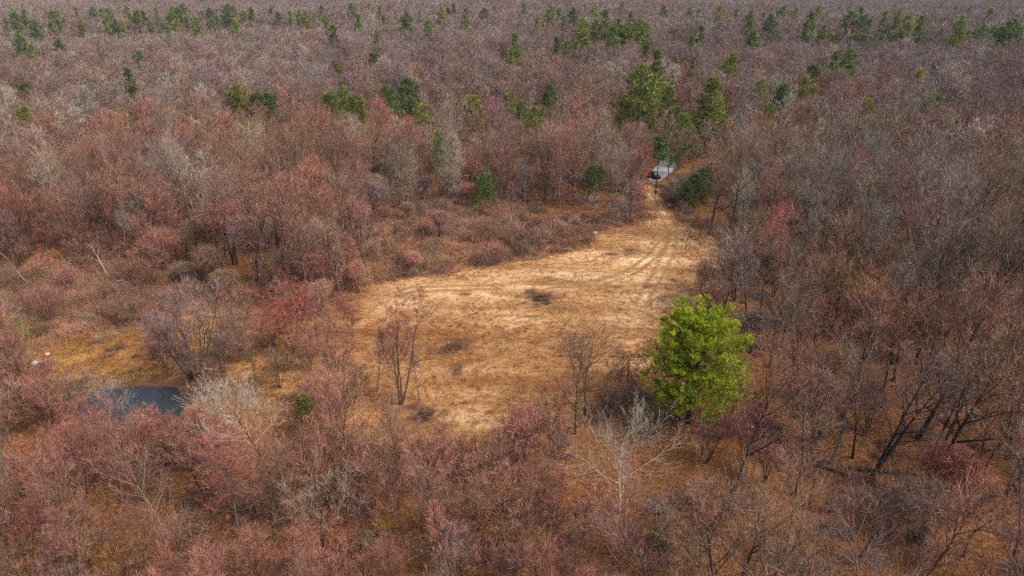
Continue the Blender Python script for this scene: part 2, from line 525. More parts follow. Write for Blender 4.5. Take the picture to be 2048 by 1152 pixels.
def bramble(seed, w=2.6, h=1.8, n=900, tl=1.0, tw=.036, hang=.5):
    """a heaped tangle of arching canes"""
    r = np.random.default_rng(seed); m = MB()
    lobes = [(r.uniform(-.55, .55, 2) * w, r.uniform(.5, 1.0)) for _ in range(4)]
    for k in range(46):
        c, s = lobes[k % 4]
        a = r.random() * 6.28
        st = np.array([c[0] * .6 + r.normal() * .3, c[1] * .6 + r.normal() * .3, -.1])
        q_ = r.uniform(.5, 1.25)
        end = np.array([c[0] + math.cos(a) * w * s * q_, c[1] + math.sin(a) * w * s * q_, r.uniform(.0, .4) * h])
        top = (st + end) / 2 + np.array([0, 0, h * s * r.uniform(.8, 1.5)])
        t = np.linspace(0, 1, 7)[:, None]
        pts = st * (1 - t) ** 2 + 2 * top * t * (1 - t) + end * t ** 2
        m.tube(pts, .03 * (1 - t[:, 0] * .7), 3, r.uniform(.4, .9), cap=False)
    per = n // 4
    for c, s in lobes:
        u = r.random(per); a = r.random(per) * 6.28
        el = np.arcsin(u)                                 # even over the dome
        wob = 1 + .18 * np.sin(a * 3 + s * 9) + .12 * np.sin(a * 5 + el * 4)
        dirs = np.stack([np.cos(el) * np.cos(a), np.cos(el) * np.sin(a), np.sin(el)], 1)
        rad = r.uniform(.35, 1.12, per) * wob
        p = dirs * rad[:, None] * np.array([w * .62 * s, w * .62 * s, h * s]) + np.array([c[0], c[1], 0])
        tang = unit(np.cross(dirs, r.normal(size=(per, 3))))
        d = unit(tang + dirs * .35 + np.array([0, 0, -.25 * hang]))
        m.spikes(p, d, tl * r.uniform(.5, 1.3, per), tw * r.uniform(.7, 1.4, per), r.uniform(.6, 1, per), r)
        k2 = r.random(per) < .35
        d2 = unit(dirs[k2] * .6 + np.array([0, 0, .6]) + r.normal(size=(k2.sum(), 3)) * .3)
        m.spikes(p[k2], d2, tl * .8, tw * .8, 1.0, r)
    return m

def draped(seed, h=7, w=2.4, n=2600, tw=.036):
    """a tree smothered by vines: trunk plus a shaggy hood of hanging strands"""
    r = np.random.default_rng(seed); tr, cr = MB(), MB()
    for s in range(3):
        pts = polyline((r.normal() * .2, r.normal() * .2, -.3), (r.normal() * .15, r.normal() * .15, 1), h * .92, 7, .06, .02, r)
        tr.tube(pts, .14 * (1 - np.linspace(0, 1, 8) * .8), 5, 0)
        for k in range(6):
            p, d = along(pts, r.uniform(.45, .98))
            b = polyline(p, off_axis(d, r.uniform(.6, 1.2), r.random() * 6.28), w * r.uniform(.5, .9), 4, .15, .02, r)
            tr.tube(b, .05 * (1 - np.linspace(0, 1, 5) * .8), 4, .05)
    lobes = [(np.array([r.normal() * w * .33, r.normal() * w * .33, h * r.uniform(.62, .86)]), r.uniform(.55, .8)) for _ in range(5)]
    per = n // 5
    for c, s in lobes:
        u = r.uniform(-.15, 1, per); a = r.random(per) * 6.28; el = np.arcsin(u)
        dirs = np.stack([np.cos(el) * np.cos(a), np.cos(el) * np.sin(a), np.sin(el)], 1)
        p = c + dirs * (r.uniform(.5, 1.05, per)[:, None]) * np.array([w * s, w * s, h * .24])
        d = unit(dirs * .7 + r.normal(size=(per, 3)) * .45 + np.array([0, 0, -.45]))
        cr.spikes(p, d, r.uniform(.5, 1.3, per), tw * r.uniform(.7, 1.3, per), r.uniform(.6, 1.0, per), r)
        k = r.random(per) < .22                            # long strands hanging to the ground
        d2 = unit(np.array([0, 0, -1.0]) + r.normal(size=(k.sum(), 3)) * .12)
        cr.spikes(p[k], d2, r.uniform(1.2, h * .6, k.sum()), tw, .6, r)
    return tr, cr

# ------------------------------------------------------------------ evergreens
def pine(seed, h=17, w=4.2, first=.25, whorls=14, per=5, clumps=4, blades=9, bl=.55, bw=.12, dense=1.0, up=.25, shape=1.0, trunk_r=.22, bushy=False, tufts=1):
    r = np.random.default_rng(seed); tr, cr = MB(), MB()
    pts = polyline((0, 0, -.3), (r.normal() * .02, r.normal() * .02, 1), h, 9, .012, .02, r)
    tr.tube(pts, trunk_r * (1.1 - np.linspace(0, 1, 10) * 1.02), 6, 0)
    P, D, Lv = [], [], []
    for k in range(whorls):
        u = (k + .5 * r.random()) / whorls
        p, d = along(pts, first + (1 - first) * u * .985)
        if bushy:
            R = w * math.sqrt(max(.05, 1 - (abs(u - .22) / .80) ** 3.0)) * (1 + .09 * math.sin(k * 2.1))
        else:
            R = w * (1 - u) ** shape * (.85 + .3 * math.sin(k * 1.7 + seed)) + .35
            if u < .15: R *= .8
        nb = per + int(r.integers(0, 3))
        for b in range(nb):
            ph = b * 6.283 / nb + k * 1.3 + r.random() * .5
            L = R * r.uniform(.72, 1.1)
            a = (-.12 + 1.0 * u) if bushy else (-.05 + .55 * u)
            dd = np.array([math.cos(ph) * math.cos(a), math.sin(ph) * math.cos(a), math.sin(a)])
            br = polyline(p, dd, L, 4, .07, .05, r)
            tr.tube(br, max(.02, trunk_r * .2 * (1 - u * .6)) * (1 - np.linspace(0, 1, 5) * .75), 4, .1)
            nc = max(2, int(clumps * dense * (L / max(w, .1)) + r.random()))
            t = r.uniform(.28 if bushy else .2, 1.03, nc)
            for tt in t:
                c, cd = along(br, min(tt, .999))
                lat = np.cross(cd, [0, 0, 1.0])
                c = c + lat * r.normal() * L * .17 * (1.1 - tt * .55) + np.array([0, 0, r.uniform(-.1, .3) * (1.5 if bushy else .7)])
                P.append(c); D.append(unit(cd * .5 + lat * r.normal() * .35 + np.array([0, 0, up + .5 * u]))); Lv.append(r.random())
    P.append(pts[-1]); D.append(np.array([0, 0, 1.0])); Lv.append(.7)
    P = np.array(P); D = np.array(D); Lv = np.array(Lv)
    if tufts > 1:                                    # shoots gathered in bunches, a gap between one bunch and the next
        k0 = np.repeat(np.arange(len(P)), tufts)
        P = P[k0] + r.normal(size=(len(k0), 3)) * np.array([.22, .22, .2]); D = unit(D[k0] + r.normal(size=(len(k0), 3)) * .35)
        Lv = np.clip(Lv[k0] + r.normal(size=len(k0)) * .12, 0, 1)
        idx = np.repeat(np.arange(len(P)), blades); n = len(idx)
        cr.spikes(P[idx] + D[idx] * r.uniform(0, .3, n)[:, None], unit(D[idx] * .9 + r.normal(size=(n, 3)) * .5), bl * r.uniform(.6, 1.2, n), bw, np.clip(Lv[idx] * .85 + .15 * r.random(n), 0, 1), r)
        return tr, cr
    idx = np.repeat(np.arange(len(P)), blades)
    n = len(idx)
    d = unit(D[idx] + r.normal(size=(n, 3)) * .62)
    s = r.uniform(.7, 1.3, len(P))[idx]
    cr.quads(P[idx] + r.normal(size=(n, 3)) * bl * .22, d, bl * s * r.uniform(.6, 1.2, n), bw * s, np.clip(Lv[idx] * .8 + .2 * r.random(n), 0, 1), r)
    return tr, cr

def cedar(seed, h=8, w=1.8, n=260, blades=8, bl=.5, bw=.12, power=.7):
    r = np.random.default_rng(seed); tr, cr = MB(), MB()
    pts = polyline((0, 0, -.3), (r.normal() * .03, r.normal() * .03, 1), h * .97, 6, .03, .02, r)
    tr.tube(pts, .13 * (1.05 - np.linspace(0, 1, 7)), 5, 0)
    u = r.random(n) ** .85
    a = r.random(n) * 6.283
    R = w * (1 - u) ** power * np.sqrt(r.uniform(.25, 1.0, n)) * (1 + .25 * np.sin(a * 3 + u * 9 + seed)) + .1
    P = np.stack([np.cos(a) * R, np.sin(a) * R, h * (.08 + .9 * u)], 1)
    for i in range(0, n, 9):
        q = P[i] * np.array([.15, .15, .92])
        tr.tube(np.array([q, (q + P[i]) / 2, P[i]]), [.03, .02, .01], 3, .1)
    D = unit(np.stack([np.cos(a) * .6, np.sin(a) * .6, np.full(n, .8)], 1))
    lv = r.random(n)
    idx = np.repeat(np.arange(n), blades); m = len(idx)
    cr.quads(P[idx] + r.normal(size=(m, 3)) * .15, unit(D[idx] + r.normal(size=(m, 3)) * .5), bl * r.uniform(.6, 1.3, m), bw, np.clip(lv[idx] * .8 + .2 * r.random(m), 0, 1), r)
    return tr, cr

# ------------------------------------------------------------------ object helpers
def link(o, parent=None):
    COL.objects.link(o)
    if parent is not None: o.parent = parent
    return o

def tag(o, label=None, cat=None, group=None, kind=None):
    for k, v in (('label', label), ('category', cat), ('group', group), ('kind', kind)):
        if v: o[k] = v
    return o

def mesh_obj(name, me, parent=None, tint=None, bark=None):
    o = bpy.data.objects.new(name, me)
    if tint is not None: o['tint'] = [float(c) for c in tint]
    if bark is not None: o['bark'] = [float(c) for c in bark]
    return link(o, parent)

def plant(name, parts, loc, rz, scl, tint, bark, label, cat, group=None):
    """a tree: an Empty at its foot carrying a trunk and a crown"""
    e = bpy.data.objects.new(name, None)
    e.empty_display_size = .5
    link(e)
    e.location = loc; e.rotation_euler = (0, 0, rz); e.scale = scl
    for pn, me in parts.items():
        mesh_obj(pn, me, e, tint, bark)
    return tag(e, label, cat, group)

def raw_mesh(name, verts, faces, mat, smooth=False):
    me = bpy.data.meshes.new(name)
    me.from_pydata([tuple(map(float, v)) for v in verts], [], faces)
    me.materials.append(mat)
    if smooth: me.polygons.foreach_set('use_smooth', [True] * len(me.polygons))
    me.update()
    return me

# ------------------------------------------------------------------ ground
def axis(lo, hi, step, out, growth=1.13):
    a = list(np.arange(lo, hi + .01, step))
    s, v = step, a[-1]
    while v < out[1]:
        s *= growth; v += s; a.append(v)
    s, v = step, a[0]
    b = []
    while v > out[0]:
        s *= growth; v -= s; b.append(v)
    return np.array(b[::-1] + a)

gx = axis(-92, 80, .7, (-7000, 7000)); gy = axis(45, 215, .7, (-300, 9000))
GX, GY = np.meshgrid(gx, gy)
fx, fy = GX.ravel(), GY.ravel()
fz = H(fx, fy)
nx, ny = len(gx), len(gy)
ii = (np.arange(ny - 1)[:, None] * nx + np.arange(nx - 1)[None]).ravel()
quads = np.stack([ii, ii + 1, ii + nx + 1, ii + nx], 1)
gme = bpy.data.meshes.new("ground")
gme.vertices.add(len(fx)); gme.vertices.foreach_set('co', np.stack([fx, fy, fz], 1).astype(np.float32).ravel())
gme.loops.add(quads.size); gme.loops.foreach_set('vertex_index', quads.astype(np.int32).ravel())
gme.polygons.add(len(quads)); gme.polygons.foreach_set('loop_start', (np.arange(len(quads)) * 4).astype(np.int32))
gme.polygons.foreach_set('use_smooth', np.ones(len(quads), bool))

def zones(x, y):
    """field, scrub, bank, pale straw, ruts, dark patches at points"""
    sd_ = poly_sd(x, y, FIELD)
    field = sstep(-1.6, 1.6, sd_ + (vnoise(x, y, 4, 31) - .5) * 4 + (vnoise(x, y, 11, 32) - .5) * 7 * sstep(-18, -30, x))
    scrub = np.maximum(sstep(-2, 2, poly_sd(x, y, SCRUB1)), sstep(-2, 2, poly_sd(x, y, SCRUB2)))
    scrub = np.maximum(scrub, sstep(-9, 0, sd_) * .8)
    pond = poly_sd(x, y, POND)
    bank = np.maximum(sstep(-9, -1, pond), sstep(-24, -34, x) * .8)
    dt = seg_dist(x, y, TRACK); dt2 = seg_dist(x, y, TRACK2)
    pale = np.maximum(sstep(9, 1.5, dt + (vnoise(x, y, 9, 33) - .5) * 5), .8 * sstep(5, 1, dt2))
    pale = np.maximum(pale, .55 * sstep(98, 116, y + (vnoise(x, y, 14, 37) - .5) * 24))
    pale = np.clip(pale * (.25 + 1.3 * vnoise(x, y, 6, 34)), 0, 1) * sstep(-2, 3, sd_)
    pale = np.maximum(pale, .95 * sstep(2.0, 1.1, np.minimum(dt, dt2 + .4)) * sstep(90, 108, y))
    gap = lambda d: sstep(.55, .2, np.abs(d - .95))
    rut = np.maximum(gap(dt) * (.5 + .5 * sstep(.15, .5, vnoise(x, y, 5, 35))), .9 * gap(dt2))
    rut = rut * sstep(85, 108, y)
    dark = np.zeros_like(x)
    for (px, py, a, b) in SPOTS:
        c = flat(px, py)
        q = np.hypot((x - c[0]) / a, (y - c[1]) / (b * 1.5))
        dark = np.maximum(dark, sstep(1.3, .35, q + (vnoise(x, y, 1.3, 36) - .5) * 1.3))
    dark = np.maximum(dark, sstep(-1.9, -.9, pond) * .8)
    return field, scrub, bank, pale, rut, dark

zf, zs, zb, zp, zr, zd = zones(fx, fy)
one = np.ones_like(zf)
for nm, arr in (('zones', np.stack([zf, zs, zb, one], 1)), ('wear', np.stack([zp, zr, zd, one], 1))):
    a = gme.attributes.new(nm, 'FLOAT_COLOR', 'POINT')
    a.data.foreach_set('color', arr.astype(np.float32).ravel())
gme.materials.append(ground_mat())
gme.update(calc_edges=True)
tag(mesh_obj("ground", gme), kind='structure')

# pond
pc = np.mean(POND, axis=0)
pw = [pc + (np.array(p) - pc) * 1.09 for p in POND]
m_w, nt, b = new_mat("pond_water")
b.inputs['Base Color'].default_value = (.030, .034, .040, 1)
b.inputs['Roughness'].default_value = .04
b.inputs['IOR'].default_value = 1.33
f = noise(nt, geo_pos(nt), .9, 3)
bp = nt.nodes.new('ShaderNodeBump'); bp.inputs['Strength'].default_value = .06; bp.inputs['Distance'].default_value = .1
nt.links.new(f, bp.inputs['Height']); nt.links.new(bp.outputs[0], b.inputs['Normal'])
wz = -.34
tag(mesh_obj("pond", raw_mesh("pond", [(p[0], p[1], wz) for p in pw], [list(range(len(pw)))], m_w)), kind='structure')

# asphalt lane where the car stands
m_road, nt, b = new_mat("asphalt")
f1 = noise(nt, geo_pos(nt), 8, 4); f2 = noise(nt, geo_pos(nt), .35, 4)
c = mix(nt, f2, ramp(nt, f1, [(.3, (.15, .15, .155)), (.7, (.24, .24, .25))]), (.33, .33, .345))
nt.links.new(c, b.inputs['Base Color']); b.inputs['Roughness'].default_value = .7
def ribbon(pts, widths, dz, nsub=3):
    pts = np.array(pts); P = []; W = []
    for i in range(len(pts) - 1):
        for k in range(nsub):
            t = k / nsub; P.append(pts[i] * (1 - t) + pts[i + 1] * t); W.append(widths[i] * (1 - t) + widths[i + 1] * t)
    P.append(pts[-1]); W.append(widths[-1]); P = np.array(P)
    tg = unit(np.gradient(P, axis=0)); nrm = np.stack([-tg[:, 1], tg[:, 0]], 1)
    v, fc = [], []
    cols = 5
    for i in range(len(P)):
        for s in np.linspace(-1, 1, cols):
            q = P[i] + nrm[i] * s * W[i] * .5
            v.append((q[0], q[1], float(H(np.array([q[0]]), np.array([q[1]]))[0]) + dz))
    for i in range(len(P) - 1):
        for j in range(cols - 1):
            a = i * cols + j
            fc.append([a, a + 1, a + cols + 1, a + cols])
    return v, fc
v, fc = ribbon(ROAD, [3.0, 5.2, 5.4, 5.0, 4.2], .06)
tag(mesh_obj("road", raw_mesh("road", v, fc, m_road, True)), kind='structure')

# ------------------------------------------------------------------ tree kinds
PAL = {  # twig colours
    'pink': (.40, .180, .136), 'rust': (.388, .168, .116), 'mauve': (.272, .182, .166), 'brown': (.292, .178, .114),
    'tan': (.42, .345, .245), 'red': (.42, .125, .095), 'orange': (.46, .210, .055), 'grey': (.29, .245, .195), 'olive': (.25, .21, .10)}
BARK = {'dark': (.050, .039, .031), 'brown': (.095, .073, .056), 'grey': (.165, .142, .118), 'pale': (.32, .285, .235), 'white': (.42, .40, .355)}

KINDS = {}
def kind(name, tr, cr):
    KINDS[name] = {'trunk': tr.mesh(name + '_trunk', M_WOOD), 'crown': cr.mesh(name + '_crown', M_WOOD), 'both': merged(tr, cr)}

kind('maple_a', *bare_tree(11, h=12, r0=.17, first=.28, n1=15, l1=.34, a1=.85, n2=7, n3=3, twigs=2, sub=1, tl=1.1))
kind('maple_b', *bare_tree(12, h=12, r0=.16, first=.22, n1=16, l1=.30, a1=.7, n2=7, n3=3, twigs=2, sub=1, tl=1.1, shape='vase', tdir=.5))
kind('maple_c', *bare_tree(13, h=12, r0=.15, stems=3, spread=.22, first=.3, n1=8, l1=.27, a1=.75, n2=6, n3=3, twigs=2, sub=1, tl=1.1, tdir=.45))
kind('oak_a', *bare_tree(21, h=14, r0=.24, first=.34, n1=14, l1=.42, a1=1.0, n2=7, n3=3, twigs=2, sub=1, tl=1.1, tdir=.25, lv3=.3))
kind('oak_b', *bare_tree(22, h=14, r0=.26, first=.46, n1=12, l1=.36, a1=.8, n2=7, n3=3, twigs=2, sub=1, tl=1.1, shape='vase', wander=.08, lv3=.3))
kind('slim_a', *bare_tree(31, h=14, r0=.17, first=.5, n1=13, l1=.24, a1=.75, n2=5, n3=3, twigs=2, sub=1, tl=1.1, shape='top'))
kind('slim_b', *bare_tree(32, h=13, r0=.12, first=.38, n1=14, l1=.22, a1=.65, n2=5, n3=3, twigs=2, sub=1, tl=1.1, shape='cone', tdir=.5, lean=.06))
kind('maple_d', *bare_tree(14, h=12.5, r0=.16, first=.36, n1=12, l1=.38, a1=.95, n2=6, n3=3, twigs=2, sub=1, tl=1.15, wander=.09, tdir=.45, lean=.08))
kind('oak_c', *bare_tree(23, h=14.5, r0=.27, first=.40, n1=10, l1=.46, a1=.95, n2=7, n3=3, twigs=2, sub=1, tl=1.15, wander=.11, trop=.10, tdir=.3, lean=-.06))
kind('slim_c', *bare_tree(33, h=15, r0=.16, first=.52, n1=10, l1=.25, a1=.6, n2=5, n3=3, twigs=2, sub=1, tl=1.2, wander=.07, shape='vase', tdir=.6))
kind('thicket_a', *bare_tree(41, h=7, r0=.08, stems=6, spread=.32, first=.25, n1=6, l1=.3, a1=.7, n2=4, n3=3, twigs=3, sub=1, tdir=.5, tl=.7))
kind('thicket_b', *bare_tree(42, h=6.5, r0=.07, stems=7, spread=.42, first=.2, n1=6, l1=.32, a1=.8, n2=4, n3=3, twigs=3, sub=1, tdir=.4, tl=.7))
kind('draped_a', *draped(51, h=7, w=2.5))
kind('draped_b', *draped(52, h=6, w=2.1))
kind('white_spread', *bare_tree(61, h=14, r0=.20, first=.45, n1=14, l1=.46, a1=1.15, n2=8, n3=4, twigs=2, sub=2, tdir=.25, lv2=.1, lv3=.5, trop=.07, tw=.024, limb=.2))
kind('pale_crown', *bare_tree(62, h=14.5, r0=.24, first=.40, n1=20, l1=.40, a1=1.15, n2=8, n3=4, twigs=2, sub=2, tdir=.35, lv2=.75, lv3=.85, lv1=.8, tw=.028))
kind('field_multi', *bare_tree(63, h=15, r0=.19, stems=4, spread=.17, first=.28, n1=9, l1=.22, a1=.7, n2=6, n3=3, twigs=2, sub=2, tdir=.5))
kind('bank_multi', *bare_tree(64, h=13, r0=.17, stems=9, spread=.30, first=.3, n1=6, l1=.22, a1=.6, n2=5, n3=3, twigs=2, sub=2, tdir=.6))
kind('apple', *bare_tree(65, h=4.6, r0=.12, first=.3, n1=13, l1=.55, a1=1.1, n2=6, n3=4, twigs=4, sub=1, tl=.4, tw=.03, tdir=.2))
kind('weeping', *bare_tree(66, h=4.4, r0=.12, first=.35, n1=12, l1=.6, a1=1.3, n2=6, n3=3, twigs=5, sub=1, tl=.7, tw=.03, tdir=-.1, droop=.6, trop=-.1))
kind('leaning_big', *bare_tree(67, h=16, r0=.40, stems=2, spread=.12, lean=.30, first=.38, n1=11, l1=.34, a1=.9, n2=7, n3=4, twigs=2, sub=2, tdir=.2))
kind('snag_a', *dead_tree(71, h=7, r0=.22, limbs=4, lean=-.22, L=.6))
kind('snag_b', *dead_tree(72, h=12, r0=.17, limbs=8, lean=-.2, L=.5))
kind('cone_pale', *bare_tree(68, h=15, r0=.17, first=.22, n1=26, l1=.27, a1=.75, n2=6, n3=3, twigs=5, sub=1, shape='cone', tdir=.5, lv2=0, lv3=.3))
kind('brush_fan', *bare_tree(69, h=11, r0=.16, stems=4, spread=.16, first=.35, n1=9, l1=.34, a1=.5, n2=5, n3=3, twigs=3, sub=1, tdir=.8, trop=.16, lv2=0, lv3=.2))

BRAMBLES = [bramble(s, w, h).mesh('bramble', M_WOOD) for s, w, h in ((81, 3.2, 1.3), (82, 3.6, 1.7), (83, 2.8, 1.0), (84, 2.6, 2.1))]

EV = {}
def ev(name, tr, cr):
    EV[name] = {'trunk': tr.mesh(name + '_trunk', M_WOOD), 'crown': cr.mesh(name + '_crown', M_FOL), 'pair': (tr, cr)}
ev('hero', *pine(101, h=17, w=7.6, first=.27, whorls=16, per=9, clumps=12, blades=16, bl=.40, bw=.065, up=.7, trunk_r=.36, bushy=True, tufts=6))
ev('pine_a', *pine(102, h=17, w=3.9, first=.22, whorls=14, per=5, clumps=9, blades=9, bl=.75, bw=.2))
ev('pine_b', *pine(103, h=17, w=3.3, first=.25, whorls=13, per=5, clumps=9, blades=9, bl=.75, bw=.2, shape=.8))
ev('pine_c', *pine(104, h=17, w=4.2, first=.35, whorls=10, per=5, clumps=9, blades=9, bl=.85, bw=.2, shape=.55, up=.4))
ev('pine_high', *pine(107, h=17, w=3.6, first=.62, whorls=7, per=6, clumps=12, blades=9, bl=.75, bw=.16, shape=.4, up=.4))
ev('cedar_a', *cedar(105, h=8, w=2.1))
ev('cedar_b', *cedar(106, h=8, w=2.6, power=.5, n=320))

# lighter versions for the distance
LOD1 = [merged(*bare_tree(200 + i, h=13, r0=.18, first=f_, n1=11, l1=l_, a1=a_, n2=4, n3=3, twigs=3, sub=1, tw=.070, tl=1.1, shape=s_, sides=4, tdir=.35))
        for i, (f_, l_, a_, s_) in enumerate(((.3, .36, .9, 'round'), (.35, .3, .75, 'vase'), (.42, .34, .9, 'top'), (.3, .28, .7, 'cone')))]
LOD2 = [merged(*bare_tree(220 + i, h=13, r0=.2, first=f_, n1=9, l1=l_, a1=a_, n2=3, n3=2, twigs=2, sub=0, tw=.17, tl=1.6, shape=s_, sides=3, tdir=.35))
        for i, (f_, l_, a_, s_) in enumerate(((.32, .38, .9, 'round'), (.36, .34, .8, 'vase'), (.42, .36, .9, 'top'), (.35, .33, .8, 'round')))]

# ------------------------------------------------------------------ instanced stuff
def gn_instances(name, pts, rots, scls, idx, tint, bark, protos, label, cat=None):
    """one object whose points carry many light plants"""
    coll = bpy.data.collections.new(name + "_kinds")
    for k, me in enumerate(protos):
        o = bpy.data.objects.new("%s_kind_%02d" % (name, k), me)
        coll.objects.link(o)
    me = bpy.data.meshes.new(name)
    n = len(pts)
    me.vertices.add(n); me.vertices.foreach_set('co', np.asarray(pts, np.float32).ravel())
    for nm, ty, key, arr in (('rot', 'FLOAT_VECTOR', 'vector', rots), ('scl', 'FLOAT_VECTOR', 'vector', scls), ('pick', 'INT', 'value', idx),
                             ('tint', 'FLOAT_COLOR', 'color', np.c_[tint, np.ones(n)]), ('bark', 'FLOAT_COLOR', 'color', np.c_[bark, np.ones(n)])):
        a = me.attributes.new(nm, ty, 'POINT')
        a.data.foreach_set(key, np.asarray(arr, np.int32 if ty == 'INT' else np.float32).ravel())
    o = mesh_obj(name, me)
    ng = bpy.data.node_groups.new(name + "_scatter", 'GeometryNodeTree')
    ng.interface.new_socket('Geometry', in_out='INPUT', socket_type='NodeSocketGeometry')
    ng.interface.new_socket('Geometry', in_out='OUTPUT', socket_type='NodeSocketGeometry')
    gi = ng.nodes.new('NodeGroupInput'); go = ng.nodes.new('NodeGroupOutput')
    ci = ng.nodes.new('GeometryNodeCollectionInfo'); ci.inputs['Collection'].default_value = coll
    ci.inputs['Separate Children'].default_value = True; ci.inputs['Reset Children'].default_value = True
    ip = ng.nodes.new('GeometryNodeInstanceOnPoints'); ip.inputs['Pick Instance'].default_value = True
    def named(nm, ty):
        a = ng.nodes.new('GeometryNodeInputNamedAttribute'); a.data_type = ty; a.inputs[0].default_value = nm
        return a.outputs[0]
    e2r = ng.nodes.new('FunctionNodeEulerToRotation')
    L = ng.links.new
    L(gi.outputs[0], ip.inputs['Points']); L(ci.outputs[0], ip.inputs['Instance'])
    L(named('pick', 'INT'), ip.inputs['Instance Index'])
    L(named('rot', 'FLOAT_VECTOR'), e2r.inputs[0]); L(e2r.outputs[0], ip.inputs['Rotation'])
    L(named('scl', 'FLOAT_VECTOR'), ip.inputs['Scale'])
    L(ip.outputs[0], go.inputs[0])
    md = o.modifiers.new("scatter", 'NODES'); md.node_group = ng
    tag(o, label, cat, kind='stuff')
    return o

# ------------------------------------------------------------------ what must stay in view (photo outlines) and where trees may stand
CLEAR = [  # (outline in the photo, things nearer than this may not cover it)
    ([(1300, 436), (1262, 450), (1200, 468), (1160, 500), (1000, 532), (780, 566), (740, 610), (760, 640), (870, 630), (890, 690), (870, 780), (835, 850), (870, 850), (930, 800), (1000, 745), (1090, 730),
      (1110, 690), (1180, 670), (1220, 700), (1290, 700), (1320, 620), (1400, 560), (1430, 540), (1390, 500), (1350, 430), (1315, 385), (1285, 375)], 60),
    ([(165, 800), (200, 772), (355, 768), (362, 800), (340, 826), (190, 826)], 60),
    ([(60, 745), (90, 690), (320, 645), (350, 700), (300, 770), (190, 772)], 60),
    ([(1298, 318), (1350, 306), (1352, 350), (1330, 366), (1300, 372)], 60),
    ([(1296, 780), (1310, 690), (1345, 620), (1410, 592), (1470, 620), (1505, 700), (1520, 770), (1460, 800), (1380, 800)], 66),
    ([(405, 790), (450, 745), (540, 745), (600, 800), (560, 860), (450, 850)], 56),
    ([(1140, 840), (1240, 800), (1370, 830), (1390, 960), (1240, 1010), (1130, 950)], 49),
    ([(740, 700), (840, 600), (880, 640), (860, 790), (760, 800)], 70),
    ([(1345, 470), (1415, 460), (1415, 510), (1345, 510)], 60),
]
CLEAR_W = [[tuple(p) for p in poly] for poly, _ in CLEAR]

def hides(x, y, z, h, rad):
    """does a tree here stand in front of something that has to show"""
    if np.hypot(x, y) > 205: return False
    sx = np.array([0, -rad * .8, rad * .8, -rad, rad, 0, 0]); sz = np.array([1., .85, .85, .65, .65, .8, .6]) * h
    px, py, dep = project(x + sx, np.full(7, y), z + sz)
    bx, by, _ = project(x, y, z)
    for (poly, dmin), pl in zip(CLEAR, CLEAR_W):
        if in_poly(px, py, pl).any():
            ymax = max(p[1] for p in pl)
            if by > ymax - 25 or in_poly(np.array([bx]), np.array([by]), pl)[0] or in_poly(px[:1], py[:1], pl)[0]:
                return True
    return False

def free_spot(x, y, z):
    return not hides(x, y, z, 1, .3)

heroes_xy = []           # (x, y, radius kept free of random trees)
LABELS = set()

def where(px, py):
    if py > 1010: return "along the picture's lower edge"
    if px < 640 and py > 770: return "in the thicket below the pond"
    if py > 830 and px < 1300: return "in the thicket below the field"
    if px > 1290 and py > 590: return "in the woods by the bright pine"
    if px < 760 and py > 500: return "beside the scrub above the pond"
    if px > 1380: return "in the woods right of the field"
    if px < 760: return "in the woods left of the field"
    return "in the woods behind the field"

PENDING = {}
def crowd_label(o, what, x, y, z, h, place=None):
    """remember it; once all stand, alike things are told apart by their order from left to right"""
    bx, by, _ = project(x, y, z); tx, ty, _ = project(x, y, z + h * .75)
    PENDING.setdefault((what, place or where(bx, by)), []).append((float(tx), o))

ORD = "first second third fourth fifth sixth seventh eighth ninth tenth eleventh twelfth thirteenth fourteenth fifteenth sixteenth seventeenth eighteenth nineteenth twentieth".split()
def ordinal(k):
    return ORD[k] if k < 20 else 'twenty-' + ORD[k - 20] if k < 29 else 'thirtieth' if k == 29 else 'thirty-' + ORD[k - 30]

def settle_labels():
    for (what, place), lst in PENDING.items():
        lst.sort(key=lambda t: t[0])
        for k, (_, o) in enumerate(lst):
            if len(lst) == 1: o['label'] = "the one %s %s" % (what, place)
            elif k == len(lst) - 1: o['label'] = "rightmost %s %s" % (what, place)
            elif k == 0: o['label'] = "leftmost %s %s" % (what, place)
            else: o['label'] = "%s %s from the left %s" % (ordinal(k), what, place)

def shade(c, r, amt=.16):
    return np.clip(np.array(c) * (1 + r.normal() * amt) * (1 + r.normal(size=3) * .05), .01, .9)

# ------------------------------------------------------------------ trees one can point to
def hero(name, kname, base, top_y, tint, bark, label, cat='tree', rz=None, keep=3.0, wide=1.0, group=None, limbs=None):
    g = G(*base)
    d = math.hypot(g[0], g[1])
    r_ = ray(base[0], top_y)
    hgt = CAMZ + r_[2] / r_[1] * g[1] - g[2]
    me = KINDS.get(kname) or EV.get(kname)
    zs_ = np.zeros(len(me['crown'].vertices) * 3, np.float32); me['crown'].vertices.foreach_get('co', zs_)
    top = np.percentile(zs_[2::3], 99.5)
    s = hgt / top
    LABELS.add(label)
    heroes_xy.append((g[0], g[1], keep))
    e = plant(name, {'trunk': me['trunk'], 'crown': me['crown']}, (g[0], g[1], g[2] - .05), random.random() * 6.28 if rz is None else rz,
              (s * wide, s * wide, s), PAL[tint] if isinstance(tint, str) else tint, BARK[bark], label, cat, group)
    if limbs: e.children[1]['bark'] = BARK[limbs]
    return e

